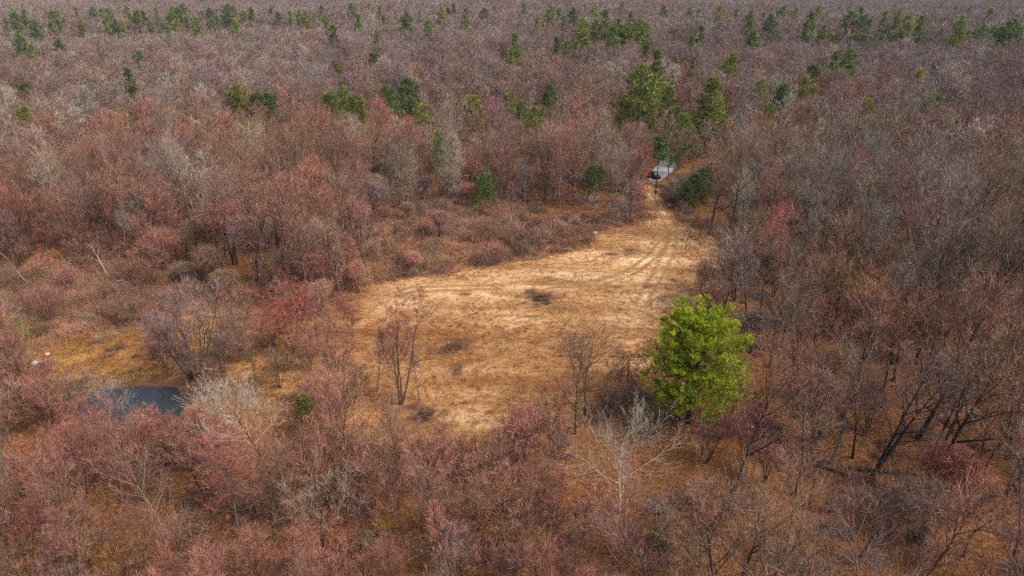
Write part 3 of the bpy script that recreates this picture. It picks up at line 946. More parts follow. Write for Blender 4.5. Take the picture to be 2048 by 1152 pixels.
hero('pine_tree', 'hero', (1376, 845), 614, (.300, .385, .022), 'dark', "big bushy bright green pine at the field's lower right corner", 'pine tree', rz=1.0, keep=5.0, wide=1.07)
hero('bare_tree', 'pale_crown', (538, 955), 738, (.46, .375, .30), 'dark', "pale branched bare tree with dark trunk below the pond's right end", rz=.3, keep=4, wide=1.0)
hero('bare_tree', 'maple_b', (478, 1060), 868, 'red', 'grey', "crimson twigged tree with grey limbs in front of the pale branched tree", rz=2, keep=3.2, wide=1.35)
hero('birch_tree', 'white_spread', (1228, 1075), 812, 'grey', 'white', "white limbed spreading birch below the bright green pine", 'birch tree', rz=.8, keep=3.6)
hero('bare_tree', 'field_multi', (802, 806), 590, 'rust', 'brown', "tall multi-stemmed bare tree standing against the field's left part", rz=.4, keep=4)
hero('bare_tree', 'slim_b', (755, 800), 655, 'brown', 'grey', "thin bare tree just left of the tall multi-stemmed one on the field", rz=1.4, keep=2.5)
hero('bare_tree', 'bank_multi', (392, 758), 572, 'mauve', 'brown', "mauve many-stemmed clump at the pond's upper right corner", rz=.1, keep=4, wide=1.25)
hero('bare_tree', 'maple_a', (1150, 868), 676, 'brown', 'dark', "brown upright bare tree in front of the field's lower end", rz=.9, keep=3, wide=.8)
hero('bare_tree', 'weeping', (1256, 752), 694, (.13, .085, .07), 'dark', "low dark weeping bush left of the bright green pine", 'bush', rz=.9, keep=3)
hero('apple_tree', 'apple', (1372, 497), 457, (.12, .08, .06), 'dark', "small dark apple tree beside the track, the fuller one of two", 'apple tree', rz=.2, keep=4)
hero('apple_tree', 'apple', (1399, 497), 464, (.14, .09, .065), 'dark', "small dark open apple tree, second of two beside the track", 'apple tree', rz=2.6, keep=4, wide=.85)
hero('bare_tree', 'slim_b', (1436, 530), 470, 'rust', 'brown', "slight young tree just right of the apple trees", rz=2.6, keep=3)
hero('bare_tree', 'leaning_big', (1735, 965), 690, 'mauve', 'dark', "big dark-trunked tree leaning over the leaf litter, right of the bright pine", rz=.0, keep=3.5)
hero('bare_tree', 'leaning_big', (1858, 935), 700, 'brown', 'dark', "second big dark-trunked tree leaning beside fallen branches near the right edge", rz=.5, keep=3.5, wide=.9)
hero('vine_draped_tree', 'draped_a', (1630, 885), 742, 'pink', 'dark', "pink-topped vine-draped tree just right of the bright green pine", rz=.5, keep=3.5, wide=1.25)
hero('vine_draped_tree', 'draped_b', (1500, 705), 618, 'mauve', 'dark', "dark vine hood behind the bright green pine's right shoulder", rz=1.5, keep=3)
hero('vine_draped_tree', 'draped_b', (1838, 1085), 972, 'brown', 'dark', "straw-topped vine hood near the lower right corner", rz=2.5, keep=3)
hero('vine_draped_tree', 'draped_a', (1530, 965), 882, 'rust', 'dark', "rusty vine-draped stump between the bright pine and lower edge", rz=.5, keep=3)
hero('dead_snag', 'snag_a', (218, 556), 478, 'tan', 'pale', "broken pale dead snag in the scrub above the pond", 'dead tree', rz=.2, keep=4)
hero('dead_snag', 'snag_b', (62, 575), 425, 'tan', 'grey', "leaning pale dead tree by the left edge", 'dead tree', rz=.1, keep=4)
hero('bare_tree', 'oak_b', (256, 510), 392, 'tan', 'pale', "pale barked bare tree right of the broken snag", rz=.5, keep=4, wide=.8)
hero('bare_tree', 'cone_pale', (895, 425), 268, 'tan', 'grey', "pale pointed bare tree at the wood's edge behind the scrub", rz=.5, keep=3.5)
hero('birch_tree', 'snag_b', (777, 398), 302, 'tan', 'white', "thin white dead birch at the wood's edge behind the scrub", 'birch tree', rz=2.5, keep=3)
hero('bare_tree', 'brush_fan', (1481, 455), 345, 'tan', 'white', "white broom-like tree right of the track's bend", rz=.5, keep=3.5)
hero('bare_tree', 'thicket_b', (585, 705), 568, 'red', 'brown', "red twigged clump left of the field, rounded top", rz=.2, keep=3, wide=.9)
hero('bare_tree', 'maple_c', (650, 712), 590, 'rust', 'brown', "rust red clump left of the field, beside the rounded red one", rz=1.2, keep=3, wide=1.05)
hero('bare_tree', 'thicket_a', (500, 722), 608, 'rust', 'grey', "rust tinted clump between the mauve clump and the red one", rz=2.2, keep=3)
for k_, (b_x, b_y, t_y, kn, tn, lb) in enumerate([
        (545, 690, 600, 'thicket_b', 'red', "low red clump at the rounded red clump's left foot"), (620, 742, 655, 'thicket_a', 'rust', "rusty clump below the red clumps left of the field"),
        (680, 742, 650, 'thicket_b', 'pink', "pinkish clump below the red clumps, next to the field"), (705, 668, 585, 'thicket_a', 'red', "red clump touching the field's left corner"),
        (560, 775, 690, 'thicket_a', 'brown', "brown clump right of the mauve clump, above the pale tree"), (455, 712, 630, 'thicket_b', 'mauve', "small mauve clump right of the many-stemmed clump"),
        (330, 735, 640, 'thicket_a', 'pink', "pinkish thin clump left of the many-stemmed clump by the pond"), (650, 800, 700, 'slim_b', 'brown', "thin brown tree between pale tree and multi-stemmed field tree"),
        (700, 815, 720, 'thicket_b', 'brown', "brown tangle left of the multi-stemmed field tree's foot"), (840, 800, 700, 'slim_b', 'grey', "thin grey stem at the right foot of the multi-stemmed field tree")]):
    hero('bare_tree', kn, (b_x, b_y), t_y, tn, 'grey' if k_ % 2 else 'brown', lb, rz=k_ * 1.1, keep=2.0)
for k_, (b_x, b_y, t_y, kn, tn, bk, lb) in enumerate([
        (650, 1100, 905, 'oak_c', 'tan', 'brown', "pale broad-crowned tree at the lower edge below the pale branched tree"), (860, 1110, 915, 'maple_d', 'pink', 'grey', "large pink open-crowned tree at the lower edge below the field's left end"),
        (330, 1085, 895, 'oak_c', 'rust', 'grey', "large rusty open-crowned tree at the lower edge below the pond"), (1010, 1100, 865, 'oak_c', 'rust', 'brown', "large rusty open tree at the lower edge below the field's middle"),
        (1560, 1125, 925, 'maple_d', 'pink', 'grey', "large pink spreading tree at the lower edge right of the birch"), (1400, 1135, 960, 'maple_b', 'pink', 'brown', "pink vase-shaped tree at the lower edge just right of the birch"),
        (140, 1060, 870, 'maple_d', 'pink', 'grey', "large pink open-crowned tree near the lower left corner"), (1720, 1120, 945, 'oak_c', 'mauve', 'dark', "large mauve open tree at the lower edge below the leaning trunks")]):
    hero('bare_tree', kn, (b_x, b_y), t_y, tn, bk, lb, rz=k_ * 1.9, keep=3.2, wide=1.1)
hero('bare_tree', 'maple_a', (608, 562), 420, 'rust', 'brown', "rounded rusty tree at the scrub's edge left of the field", rz=2.2, keep=4)
hero('vine_draped_tree', 'draped_a', (520, 560), 420, 'mauve', 'dark', "tall vine-smothered tree left of the rounded rusty tree", rz=2.2, keep=3.5, wide=.8)
hero('vine_draped_tree', 'draped_a', (720, 500), 388, 'pink', 'dark', "tall pinkish vine-smothered tree above the field's left corner", rz=1.2, keep=3.5, wide=.9)
hero('vine_draped_tree', 'draped_b', (655, 540), 440, 'pink', 'dark', "pinkish vine-smothered tree right of the rounded rusty tree", rz=.4, keep=3, wide=.9)
for k_, (b_x, b_y, t_y, kn, tn, lb) in enumerate([
        (470, 530, 400, 'draped_a', 'rust', "rusty vine-smothered tree at the scrub's back edge, left of the tall mauve one"), (560, 500, 395, 'draped_b', 'pink', "pinkish vine-smothered tree behind the rounded rusty tree"),
        (690, 560, 470, 'draped_a', 'rust', "rusty vine-hung tree just above the field's left corner"), (745, 455, 360, 'draped_a', 'mauve', "mauve vine-smothered tree at the scrub's left end"),
        (585, 585, 500, 'draped_b', 'brown', "brown vine hood at the rounded rusty tree's foot"), (640, 590, 500, 'draped_a', 'rust', "broad rusty vine tangle between rusty tree and field corner"),
        (430, 570, 490, 'draped_b', 'brown', "brown vine hood in the scrub above the mauve clump"), (660, 475, 375, 'draped_a', 'pink', "high pinkish vine-smothered tree left of the scrub's left end"),
        (330, 545, 455, 'draped_b', 'rust', "rusty vine hood right of the pale barked tree"), (400, 520, 430, 'draped_a', 'brown', "brown vine-smothered tree behind the left scrub"),
        (125, 835, 745, 'thicket_b', 'brown', "brown brush at the pond's left end"), (90, 800, 725, 'thicket_a', 'pink', "pink brush left of the pond below the boulder"),
        (165, 790, 738, 'thicket_b', 'mauve', "dark mauve brush hanging over the pond's upper left")]):
    hero('vine_draped_tree' if kn[0] == 'd' else 'bare_tree', kn, (b_x, b_y), t_y, tn, 'dark', lb, rz=k_ * 1.7, keep=2.4, wide=1.0 if kn[0] == 'd' else 1.1)
hero('bare_tree', 'white_spread', (225, 858), 752, 'tan', 'pale', "low pale spreading tree over the pond's dark left end", rz=.3, keep=3, wide=1.15)
hero('bare_tree', 'oak_a', (1950, 775), 592, 'orange', 'brown', "orange tinted tree near the right edge beyond the leaning trunks", rz=.9, keep=4)
hero('bare_tree', 'maple_b', (2025, 800), 640, 'orange', 'brown', "orange brown tree cut by the right edge", rz=1.9, keep=3)
hero('bare_tree', 'snag_b', (1236, 425), 352, 'tan', 'white', "gnarled white dead tree before the wood left of the track", 'dead tree', rz=3.4, keep=3)
hero('bare_tree', 'maple_a', (1275, 400), 285, 'red', 'brown', "red budded tree beside the track just left of the car", rz=.4, keep=3.5)
hero('bare_tree', 'slim_b', (1306, 452), 398, 'mauve', 'grey', "thin sapling on the track's edge by the white stake", rz=.4, keep=3, wide=.7)

# evergreens that stand out of the bare wood: (x, y of the top in the photo, height, kind, tint, width)
GRN = {'g': (.150, .205, .045), 'd': (.10, .155, .042), 'y': (.205, .230, .045), 'b': (.100, .150, .070)}
EVERGREENS = [
    (668, 47, 19, 'pine_b', 'g', 1.1), (748, 66, 15, 'pine_a', 'y', 1.1), (255, 132, 18, 'pine_a', 'g', .9), (32, 68, 17, 'pine_c', 'd', .9), (62, 86, 15, 'pine_c', 'g', .9),
    (118, 78, 16, 'pine_c', 'd', .9), (98, 40, 19, 'pine_b', 'g', .9), (275, 105, 14, 'cedar_b', 'd', 1), (468, 168, 15, 'pine_c', 'y', 1.2), (512, 185, 13, 'cedar_b', 'd', 1),
    (537, 186, 13, 'cedar_b', 'd', 1.1), (248, 216, 12, 'cedar_b', 'y', 1.1), (680, 172, 15, 'pine_c', 'g', .9), (660, 183, 14, 'cedar_b', 'g', 1), (702, 196, 13, 'cedar_a', 'g', 1.2),
    (720, 194, 13, 'cedar_a', 'y', 1.1), (772, 171, 15, 'cedar_b', 'd', 1), (816, 157, 16, 'cedar_b', 'd', 1.1), (820, 195, 13, 'cedar_a', 'd', 1.2), (842, 207, 12, 'cedar_b', 'y', 1.1),
    (942, 191, 13, 'cedar_b', 'y', 1.3), (1020, 186, 13, 'cedar_b', 'g', 1), (875, 262, 13, 'cedar_b', 'g', .6), (640, 287, 10, 'cedar_b', 'g', .8), (48, 165, 13, 'cedar_b', 'd', 1), (45, 214, 12, 'cedar_b', 'y', 1),
    (548, 74, 13, 'cedar_b', 'g', 1), (680, 130, 12, 'cedar_b', 'g', .8), (745, 106, 13, 'cedar_b', 'd', 1.1), (496, 245, 11, 'cedar_b', 'y', .9), (1100, 170, 13, 'cedar_a', 'd', 1.2), (1042, 204, 12, 'cedar_a', 'g', 1.2), (1072, 214, 12, 'cedar_b', 'y', 1),
    (1034, 64, 19, 'pine_a', 'g', .95), (1025, 92, 15, 'pine_a', 'y', .8), (1072, 33, 18, 'pine_a', 'g', .9), (1131, 28, 18, 'pine_b', 'g', .9), (1163, 37, 21, 'pine_c', 'g', 1.0), (1175, 74, 15, 'pine_c', 'y', .9),
    (1117, 70, 17, 'pine_a', 'd', 1), (1133, 80, 16, 'pine_a', 'g', 1), (1156, 80, 16, 'pine_a', 'g', 1),
    (1193, 39, 19, 'pine_c', 'g', 1), (1210, 38, 20, 'pine_c', 'y', 1.1), (1226, 44, 20, 'pine_a', 'g', 1.2), (1240, 38, 20, 'pine_c', 'd', 1.1), (1256, 45, 19, 'pine_c', 'g', 1.2), (1266, 37, 20, 'pine_c', 'd', 1), (1278, 38, 20, 'pine_c', 'g', 1), (1291, 46, 18, 'pine_c', 'y', 1),
    (1293, 81, 17, 'pine_a', 'g', 1), (1318, 97, 18, 'pine_a', 'd', 1), (1352, 108, 14, 'pine_b', 'y', .8), (1386, 112, 14, 'pine_a', 'g', .8), (1350, 54, 16, 'cedar_b', 'g', 1), (1408, 49, 18, 'pine_a', 'd', .9), (1383, 68, 15, 'pine_b', 'g', .9),
    (1510, 57, 19, 'pine_b', 'd', 1.2), (1468, 102, 17, 'pine_b', 'y', 1), (1458, 116, 14, 'pine_c', 'g', 1), (1282, 127, 19, 'pine_c', 'y', 1.35), (1328, 153, 14, 'pine_c', 'y', 1), (1428, 148, 20, 'pine_b', 'y', 1.3), (1440, 185, 12, 'pine_c', 'y', .9),
    (1670, 98, 18, 'pine_a', 'g', 1.1), (1698, 97, 18, 'pine_c', 'd', 1), (1630, 128, 14, 'cedar_a', 'd', 1.4), (1628, 19, 20, 'pine_b', 'd', 1), (1652, 50, 16, 'pine_c', 'y', 1.0), (1650, 66, 14, 'cedar_b', 'd', 1.2), (1674, 68, 14, 'cedar_b', 'd', 1.2), (1723, 67, 16, 'cedar_b', 'd', 1.9),
    (1700, 22, 19, 'pine_c', 'd', 1.2), (1735, 28, 18, 'pine_c', 'd', 1.1), (1840, 137, 17, 'pine_a', 'y', 1), (1872, 188, 13, 'cedar_b', 'd', 1.4), (1612, 148, 15, 'pine_b', 'y', 1), (1628, 165, 15, 'pine_b', 'y', 1.1), (1570, 168, 14, 'cedar_a', 'd', 1.2), (1528, 158, 15, 'pine_c', 'y', .9), (1438, 205, 10, 'cedar_b', 'y', 1),
    (1965, 48, 17, 'pine_c', 'g', 1.4), (1985, 58, 15, 'pine_c', 'y', 1.2), (2034, 38, 19, 'pine_c', 'd', 2.2), (1930, 64, 14, 'cedar_b', 'g', 1.4), (1885, 55, 14, 'pine_b', 'y', 1), (1740, 198, 12, 'cedar_a', 'y', 1.1), (1540, 205, 12, 'cedar_a', 'y', 1), (1790, 70, 13, 'cedar_b', 'd', 1.2), (1765, 72, 13, 'cedar_b', 'd', 1.2),
    (1322, 270, 15, 'pine_high', 'd', .95), (1190, 330, 9, 'cedar_b', 'd', 1.25), (970, 346, 9, 'cedar_b', 'd', 1.05), (1395, 348, 8, 'cedar_b', 'd', 1.2), (1412, 335, 8.5, 'cedar_b', 'd', 1.2), (1375, 362, 7, 'cedar_a', 'd', 1.4), (1592, 455, 8, 'cedar_b', 'd', 1.2), (1465, 283, 8, 'cedar_b', 'y', 1),
    (1372, 228, 11, 'cedar_a', 'y', 1.3), (1385, 255, 10, 'cedar_a', 'g', 1.3), (1340, 175, 13, 'cedar_a', 'g', 1.2), (1305, 205, 11, 'pine_c', 'y', .8), (1240, 218, 11, 'cedar_a', 'g', 1), (1352, 215, 14, 'cedar_b', 'd', .9), (1362, 240, 13, 'cedar_b', 'd', .8), (1356, 262, 12, 'cedar_b', 'd', .7),  # last dark cedars here added to darken the gap behind the car
    (20, 634, 4.6, 'cedar_b', 'y', 1.2), (606, 788, 6.5, 'cedar_b', 'y', .8), (1500, 395, 6, 'cedar_a', 'd', 1.3), (1545, 505, 4, 'cedar_b', 'd', 1.4)]
far_row = [(10, 36), (30, 31), (65, 38), (125, 32), (160, 38), (212, 41), (240, 40), (275, 20), (298, 40), (330, 42), (355, 37), (372, 32), (388, 34), (402, 26), (420, 21), (432, 24), (452, 25), (467, 16), (485, 26), (500, 18),
           (553, 27), (580, 21), (612, 22), (626, 26), (648, 26), (690, 9), (703, 6), (716, 25), (735, 6), (757, 9), (778, 9), (765, 26), (812, 23), (838, 20), (882, 13), (896, 13), (858, 40), (928, 13), (966, 15), (906, 3), (990, 10),
           (1048, 6), (1100, 10), (1120, 14), (1146, 15), (1170, 7), (1190, 9), (1212, 16), (1246, 5), (1262, 20), (1380, 18), (1400, 15), (1442, 12), (1472, 16), (1500, 24), (1530, 22), (1560, 16), (1572, 10), (1592, 16), (1642, 10), (1680, 11), (1770, 19), (1545, 28), (1745, 34), (1820, 22), (1940, 14),
           (1800, 19), (1850, 28), (1886, 7), (1916, 10), (1975, 9), (1985, 18), (1925, 30), (150, 14), (182, 13), (92, 18), (22, 15), (42, 17), (112, 15), (202, 15), (250, 12), (310, 13), (345, 17), (540, 12), (598, 12), (640, 10), (1330, 12), (1620, 34), (1700, 8), (1730, 12)]
for i, (px, py) in enumerate(far_row):
    EVERGREENS.append((px, py, 17 + (i * 7 % 5), ('pine_c', 'pine_a', 'pine_c', 'pine_b')[i % 4], 'ggbgyg'[i % 6], .76 + .12 * (i % 3)))
er = np.random.default_rng(5)
for i in range(18):                       # the evergreen belt at the upper left
    EVERGREENS.append((float(er.uniform(0, 520)), float(er.uniform(14, 40)), 17 + i % 4, ('pine_c', 'pine_a', 'pine_c')[i % 3], 'gdbg'[i % 4], 1.1 + .15 * (i % 3)))
TW = {'g': 'mid green', 'd': 'dark green', 'y': 'yellowish green', 'b': 'bluish green'}
EVWORD = {'pine_a': 'layered pine', 'pine_b': 'pointed pine', 'pine_c': 'broad-topped pine', 'pine_high': 'high-crowned pine', 'cedar_a': 'narrow cedar', 'cedar_b': 'rounded cedar'}
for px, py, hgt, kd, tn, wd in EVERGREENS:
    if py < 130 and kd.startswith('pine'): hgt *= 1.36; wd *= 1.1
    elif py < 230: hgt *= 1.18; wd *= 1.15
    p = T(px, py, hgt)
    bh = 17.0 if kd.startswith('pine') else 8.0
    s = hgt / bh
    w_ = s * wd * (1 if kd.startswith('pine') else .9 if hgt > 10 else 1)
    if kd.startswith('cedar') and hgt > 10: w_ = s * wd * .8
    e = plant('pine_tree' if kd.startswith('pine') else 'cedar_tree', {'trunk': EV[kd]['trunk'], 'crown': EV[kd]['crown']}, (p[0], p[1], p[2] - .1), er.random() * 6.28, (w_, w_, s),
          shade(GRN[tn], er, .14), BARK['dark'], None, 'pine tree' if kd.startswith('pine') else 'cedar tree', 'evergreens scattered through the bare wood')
    crowd_label(e, TW[tn] + ' ' + EVWORD[kd], p[0], p[1], p[2], hgt, 'far off near the top edge' if py < 30 else 'rising above the distant bare wood' if py < 125 else 'rising from the bare wood behind the field' if py < 260 else 'among the nearer bare trees')
    if py > 150: heroes_xy.append((p[0], p[1], 2.2))
    elif py > 60: heroes_xy.append((p[0], p[1], 3.0))

# ------------------------------------------------------------------ the wood: where every other bare tree stands
HX = np.array(heroes_xy)
EVW = np.array([(px, py + 4, 9 + 2600 * wd / max(90, 1365 * .03 * 20), hgt) for px, py, hgt, kd, tn, wd in EVERGREENS if py > 60])
EVD = np.array([math.hypot(*T(px, py, hgt)[:2]) for px, py, hgt, kd, tn, wd in EVERGREENS if py > 60])
def masks_evergreen(x, y, z, h):
    px, py, dep = project(x, y, z + h * .92)
    d = math.hypot(x, y)
    size = 1365 * 3.4 / EVD
    m = (np.abs(px - EVW[:, 0]) < size + 1365 * 2.2 / d) & (py > EVW[:, 1] - size * 2) & (py < EVW[:, 1] + size * 2.6) & (d < EVD)
    return bool(m.any())

TREE_KIND = ['maple_a', 'maple_b', 'maple_c', 'oak_a', 'oak_b', 'slim_a', 'slim_b', 'thicket_a', 'thicket_b', 'draped_a', 'draped_b', 'maple_d', 'oak_c', 'slim_c']
BASE_H = {'maple_a': 12, 'maple_b': 12, 'maple_c': 12, 'oak_a': 14, 'oak_b': 14, 'slim_a': 14, 'slim_b': 13, 'thicket_a': 7, 'thicket_b': 6.5, 'draped_a': 7, 'draped_b': 6, 'maple_d': 12.5, 'oak_c': 14.5, 'slim_c': 15}
RADIUS = {'maple_a': 3.6, 'maple_b': 3.2, 'maple_c': 3.4, 'oak_a': 5, 'oak_b': 4.4, 'slim_a': 2.8, 'slim_b': 2.4, 'thicket_a': 2.6, 'thicket_b': 3, 'draped_a': 2.5, 'draped_b': 2.1, 'maple_d': 3.8, 'oak_c': 5, 'slim_c': 2.8}
FORM = {'maple_d': 'loose-crowned bare tree', 'oak_c': 'gnarled broad bare tree', 'slim_c': 'tall straight bare tree', 'maple_a': 'rounded bare tree', 'maple_b': 'vase-shaped bare tree', 'maple_c': 'three-stemmed bare tree', 'oak_a': 'broad bare tree', 'oak_b': 'tall spreading bare tree', 'slim_a': 'slender bare tree',
        'slim_b': 'thin bare tree', 'thicket_a': 'many-stemmed thicket', 'thicket_b': 'low many-stemmed thicket', 'draped_a': 'vine-hung tree', 'draped_b': 'vine-hung stump'}

def scatter(lo, hi, cell, r, half=.98, extra=45):
    pts = []
    xs = np.arange(-(half * hi + extra), half * hi + extra, cell); ys = np.arange(-10 if lo < 60 else lo * .6, hi, cell)
    X, Y = np.meshgrid(xs, ys)
    X = X + r.uniform(-.46, .46, X.shape) * cell; Y = Y + r.uniform(-.46, .46, Y.shape) * cell
    X, Y = X.ravel(), Y.ravel(); d = np.hypot(X, Y)
    k = (d >= lo) & (d < hi) & (np.abs(X) < half * Y + extra) & (Y > 14)
    return X[k], Y[k]

def tint_names(x, y, r):
    """colour families by place: warm and pink near, mauve and grey far off, with patches"""
    d = np.hypot(x, y); n1 = vnoise(x, y, 22, 41); n2 = vnoise(x, y, 60, 42)
    px, py, _ = project(x, y, 4)
    u = r.random()
    if d < 105:
        if px < 700: return 'rust' if u < .34 else 'pink' if u < .40 + .34 * n1 else 'brown' if u < .86 else 'mauve' if u < .95 else 'red'
        if px < 1300: return 'rust' if u < .36 else 'brown' if u < .68 else 'pink' if u < .90 else 'mauve'
        if px > 1650 and py < 860 and u > .80: return 'orange'
        return ('pink' if u < .22 + .34 * n1 else 'brown' if u < .66 else 'mauve' if u < .84 else 'grey' if u < .92 else 'rust')
    if d < 230:
        if px < 760: return 'rust' if u < .12 + .4 * n2 else 'pink' if u < .30 + .4 * n1 else 'brown' if u < .80 else 'mauve' if u < .90 else 'tan'
        if px < 1330: return 'pink' if u < .40 * n1 else 'brown' if u < .52 else 'mauve' if u < .76 else 'tan' if u < .86 else 'grey' if u < .95 else 'red'
        return 'brown' if u < .40 else 'mauve' if u < .64 else 'pink' if u < .64 + .14 * n1 else 'grey' if u < .90 else 'tan' if u < .97 else 'red'
    if u < .06 + .22 * (n1 > .64): return 'pink'
    if u < .42: return 'mauve'
    if u < .42 + .24 * (n2 > .5) + .10: return 'tan' if r.random() < .35 else 'grey'
    return 'brown' if u < .97 else ('red' if n2 > .6 else 'mauve')
BARK_FOR = {'pink': 'brown', 'rust': 'brown', 'mauve': 'grey', 'brown': 'brown', 'tan': 'pale', 'red': 'grey', 'orange': 'brown', 'grey': 'grey', 'olive': 'brown'}
TINT_WORD = {'pink': 'pinkish', 'rust': 'rusty', 'mauve': 'mauve', 'brown': 'brown', 'tan': 'pale tan', 'red': 'red', 'orange': 'orange', 'grey': 'grey', 'olive': 'olive'}

def allowed(x, y, edge=0.0):
    ok = poly_sd(x, y, FIELD) < -1.0 + edge
    ok &= poly_sd(x, y, POND) < -1.5
    ok &= seg_dist(x, y, ROAD) > 4.2
    ok &= seg_dist(x, y, TRACK[:4]) > 3.0
    return ok

wr = np.random.default_rng(17)
TREES = []      # (x, y, z, scale, kind, tint name, depth, in view)
X, Y = scatter(0, 185, 4.5, wr)
ok = allowed(X, Y)
in_s = np.maximum(poly_sd(X, Y, SCRUB1), poly_sd(X, Y, SCRUB2)) > 0
ok &= ~in_s | (wr.random(len(X)) < .10)
X, Y, in_s = X[ok], Y[ok], in_s[ok]
dh = np.min(np.hypot(X[:, None] - HX[None, :, 0], Y[:, None] - HX[None, :, 1]) - HX[None, :, 2], axis=1)
X, Y, in_s = X[dh > 0], Y[dh > 0], in_s[dh > 0]
Z = H(X, Y)
for x, y, z, s_ in zip(X, Y, Z, in_s):
    px, py, dep = project(x, y, z)
    u = wr.random()
    left_front = px < 1150 and py > 690
    if s_: kd = 'draped_b' if u < .5 else 'thicket_b' if u < .8 else 'slim_b'
    elif left_front: kd = ('thicket_a' if u < .14 else 'thicket_b' if u < .22 else 'maple_b' if u < .42 else 'maple_c' if u < .58 else 'slim_b' if u < .82 else 'maple_a')
    elif px > 1480 and py > 620:
        if wr.random() < .2: continue
        kd = ('oak_b' if u < .26 else 'slim_a' if u < .48 else 'oak_a' if u < .62 else 'maple_a' if u < .76 else 'draped_a' if u < .88 else 'maple_c')
    elif py > 560: kd = ('oak_a' if u < .16 else 'maple_a' if u < .36 else 'maple_c' if u < .50 else 'draped_a' if u < .62 else 'thicket_b' if u < .78 else 'slim_a' if u < .88 else 'oak_b')
    else: kd = ('oak_a' if u < .12 else 'oak_b' if u < .26 else 'maple_a' if u < .48 else 'maple_b' if u < .60 else 'slim_a' if u < .80 else 'slim_b' if u < .92 else 'draped_a')
    if wr.random() < .45: kd = {'maple_a': 'maple_d', 'maple_c': 'maple_d', 'oak_a': 'oak_c', 'oak_b': 'oak_c', 'slim_a': 'slim_c', 'slim_b': 'slim_c'}.get(kd, kd)
    sc = wr.uniform(.68, 1.18) * (.82 if left_front and not kd.startswith('thick') else 1.0)
    if py > 1100: sc *= .8
    if py < 640 and wr.random() < .55 and masks_evergreen(x, y, z, BASE_H[kd] * sc): continue
    tries = 0
    while hides(x, y, z, BASE_H[kd] * sc, RADIUS[kd] * sc) and tries < 4:
        tries += 1
        if tries == 1: kd = 'thicket_a' if wr.random() < .5 else 'thicket_b'; sc = .9
        else: sc *= .72
    if tries == 4: continue
    tn = tint_names(x, y, wr)
    if s_ and tn in ('grey', 'tan', 'mauve'): tn = 'brown' if wr.random() < .6 else 'rust'
    TREES.append((x, y, z, sc, kd, tn, dep, -30 < px < 2078 and dep > 20 and project(x, y, z + BASE_H[kd] * sc)[1] < 1150))
TREES.sort(key=lambda t: t[6])
N_SINGLE = 262
singles, rest, n_in = [], [], 0
for t in TREES:
    if t[7] and n_in < N_SINGLE: singles.append(t); n_in += 1
    else: rest.append(t)
for x, y, z, sc, kd, tn, dep, _ in singles:
    sz = sc * wr.uniform(.92, 1.1)
    bk = 'dark' if (x > 16 and wr.random() < .7) or wr.random() < .35 else BARK_FOR[tn]
    e = plant('vine_draped_tree' if kd.startswith('draped') else 'bare_tree', {'trunk': KINDS[kd]['trunk'], 'crown': KINDS[kd]['crown']}, (x, y, z - .05), wr.random() * 6.28, (sc, sc, sz),
              shade(PAL[tn], wr), shade(BARK[bk], wr, .2), None, 'tree', 'bare trees nearest the camera')
    crowd_label(e, TINT_WORD[tn] + ' ' + FORM[kd], x, y, z, BASE_H[kd] * sz)
    e.rotation_euler = (wr.normal() * .04, wr.normal() * .04, wr.random() * 6.28)

# all the trees farther off: one wood
protos = [KINDS[k]['both'].mesh(k, M_WOOD) for k in TREE_KIND] + [m.mesh('mid_tree', M_WOOD) for m in LOD1] + [m.mesh('far_tree', M_WOOD) for m in LOD2]
NP = len(TREE_KIND)
# a patch of far wood: many crowns in one light mesh
def far_patch(seed, size=44, n=44):
    r = np.random.default_rng(seed); m = MB()
    for k in range(n):
        src = LOD2[int(r.integers(0, 4))]
        a = r.random() * 6.28; c, s = math.cos(a), math.sin(a); q = r.uniform(.8, 1.15)
        off = np.array([(k % 7 - 3 + r.uniform(-.5, .5)) * size / 7, (k // 7 - 3 + r.uniform(-.5, .5)) * size / 7, 0])
        v = np.concatenate(src.v); t = np.concatenate(src.t); l = np.concatenate(src.l)
        keep = r.random(len(t)) < .45
        v = np.stack([v[:, 0] * c - v[:, 1] * s, v[:, 0] * s + v[:, 1] * c, v[:, 2]], 1) * q + off
        m.add(v, t[keep], l)
    return m
protos += [far_patch(300 + i).mesh('wood_patch', M_WOOD) for i in range(2)]
fp, fr, fs, fi, ft, fb = [], [], [], [], [], []
def put(x, y, z, sc, idx, tn, r, amt=.14):
    fp.append((x, y, z - .05)); fr.append((r.normal() * .04, r.normal() * .04, r.random() * 6.28))
    fs.append((sc, sc, sc * r.uniform(.9, 1.12))); fi.append(idx)
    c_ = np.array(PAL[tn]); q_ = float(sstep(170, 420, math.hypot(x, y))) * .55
    c_ = c_ * (1 - q_) + q_ * (np.array((.240, .180, .172)) * (.75 + .5 * c_.mean() / .22))  # distance haze put into the colour: far twigs drift to grey-mauve
    ft.append(shade(c_, r, amt)); fb.append(shade(BARK[BARK_FOR[tn]], r, .2))
for x, y, z, sc, kd, tn, dep, _ in rest:
    put(x, y, z, sc, TREE_KIND.index(kd), tn, wr)
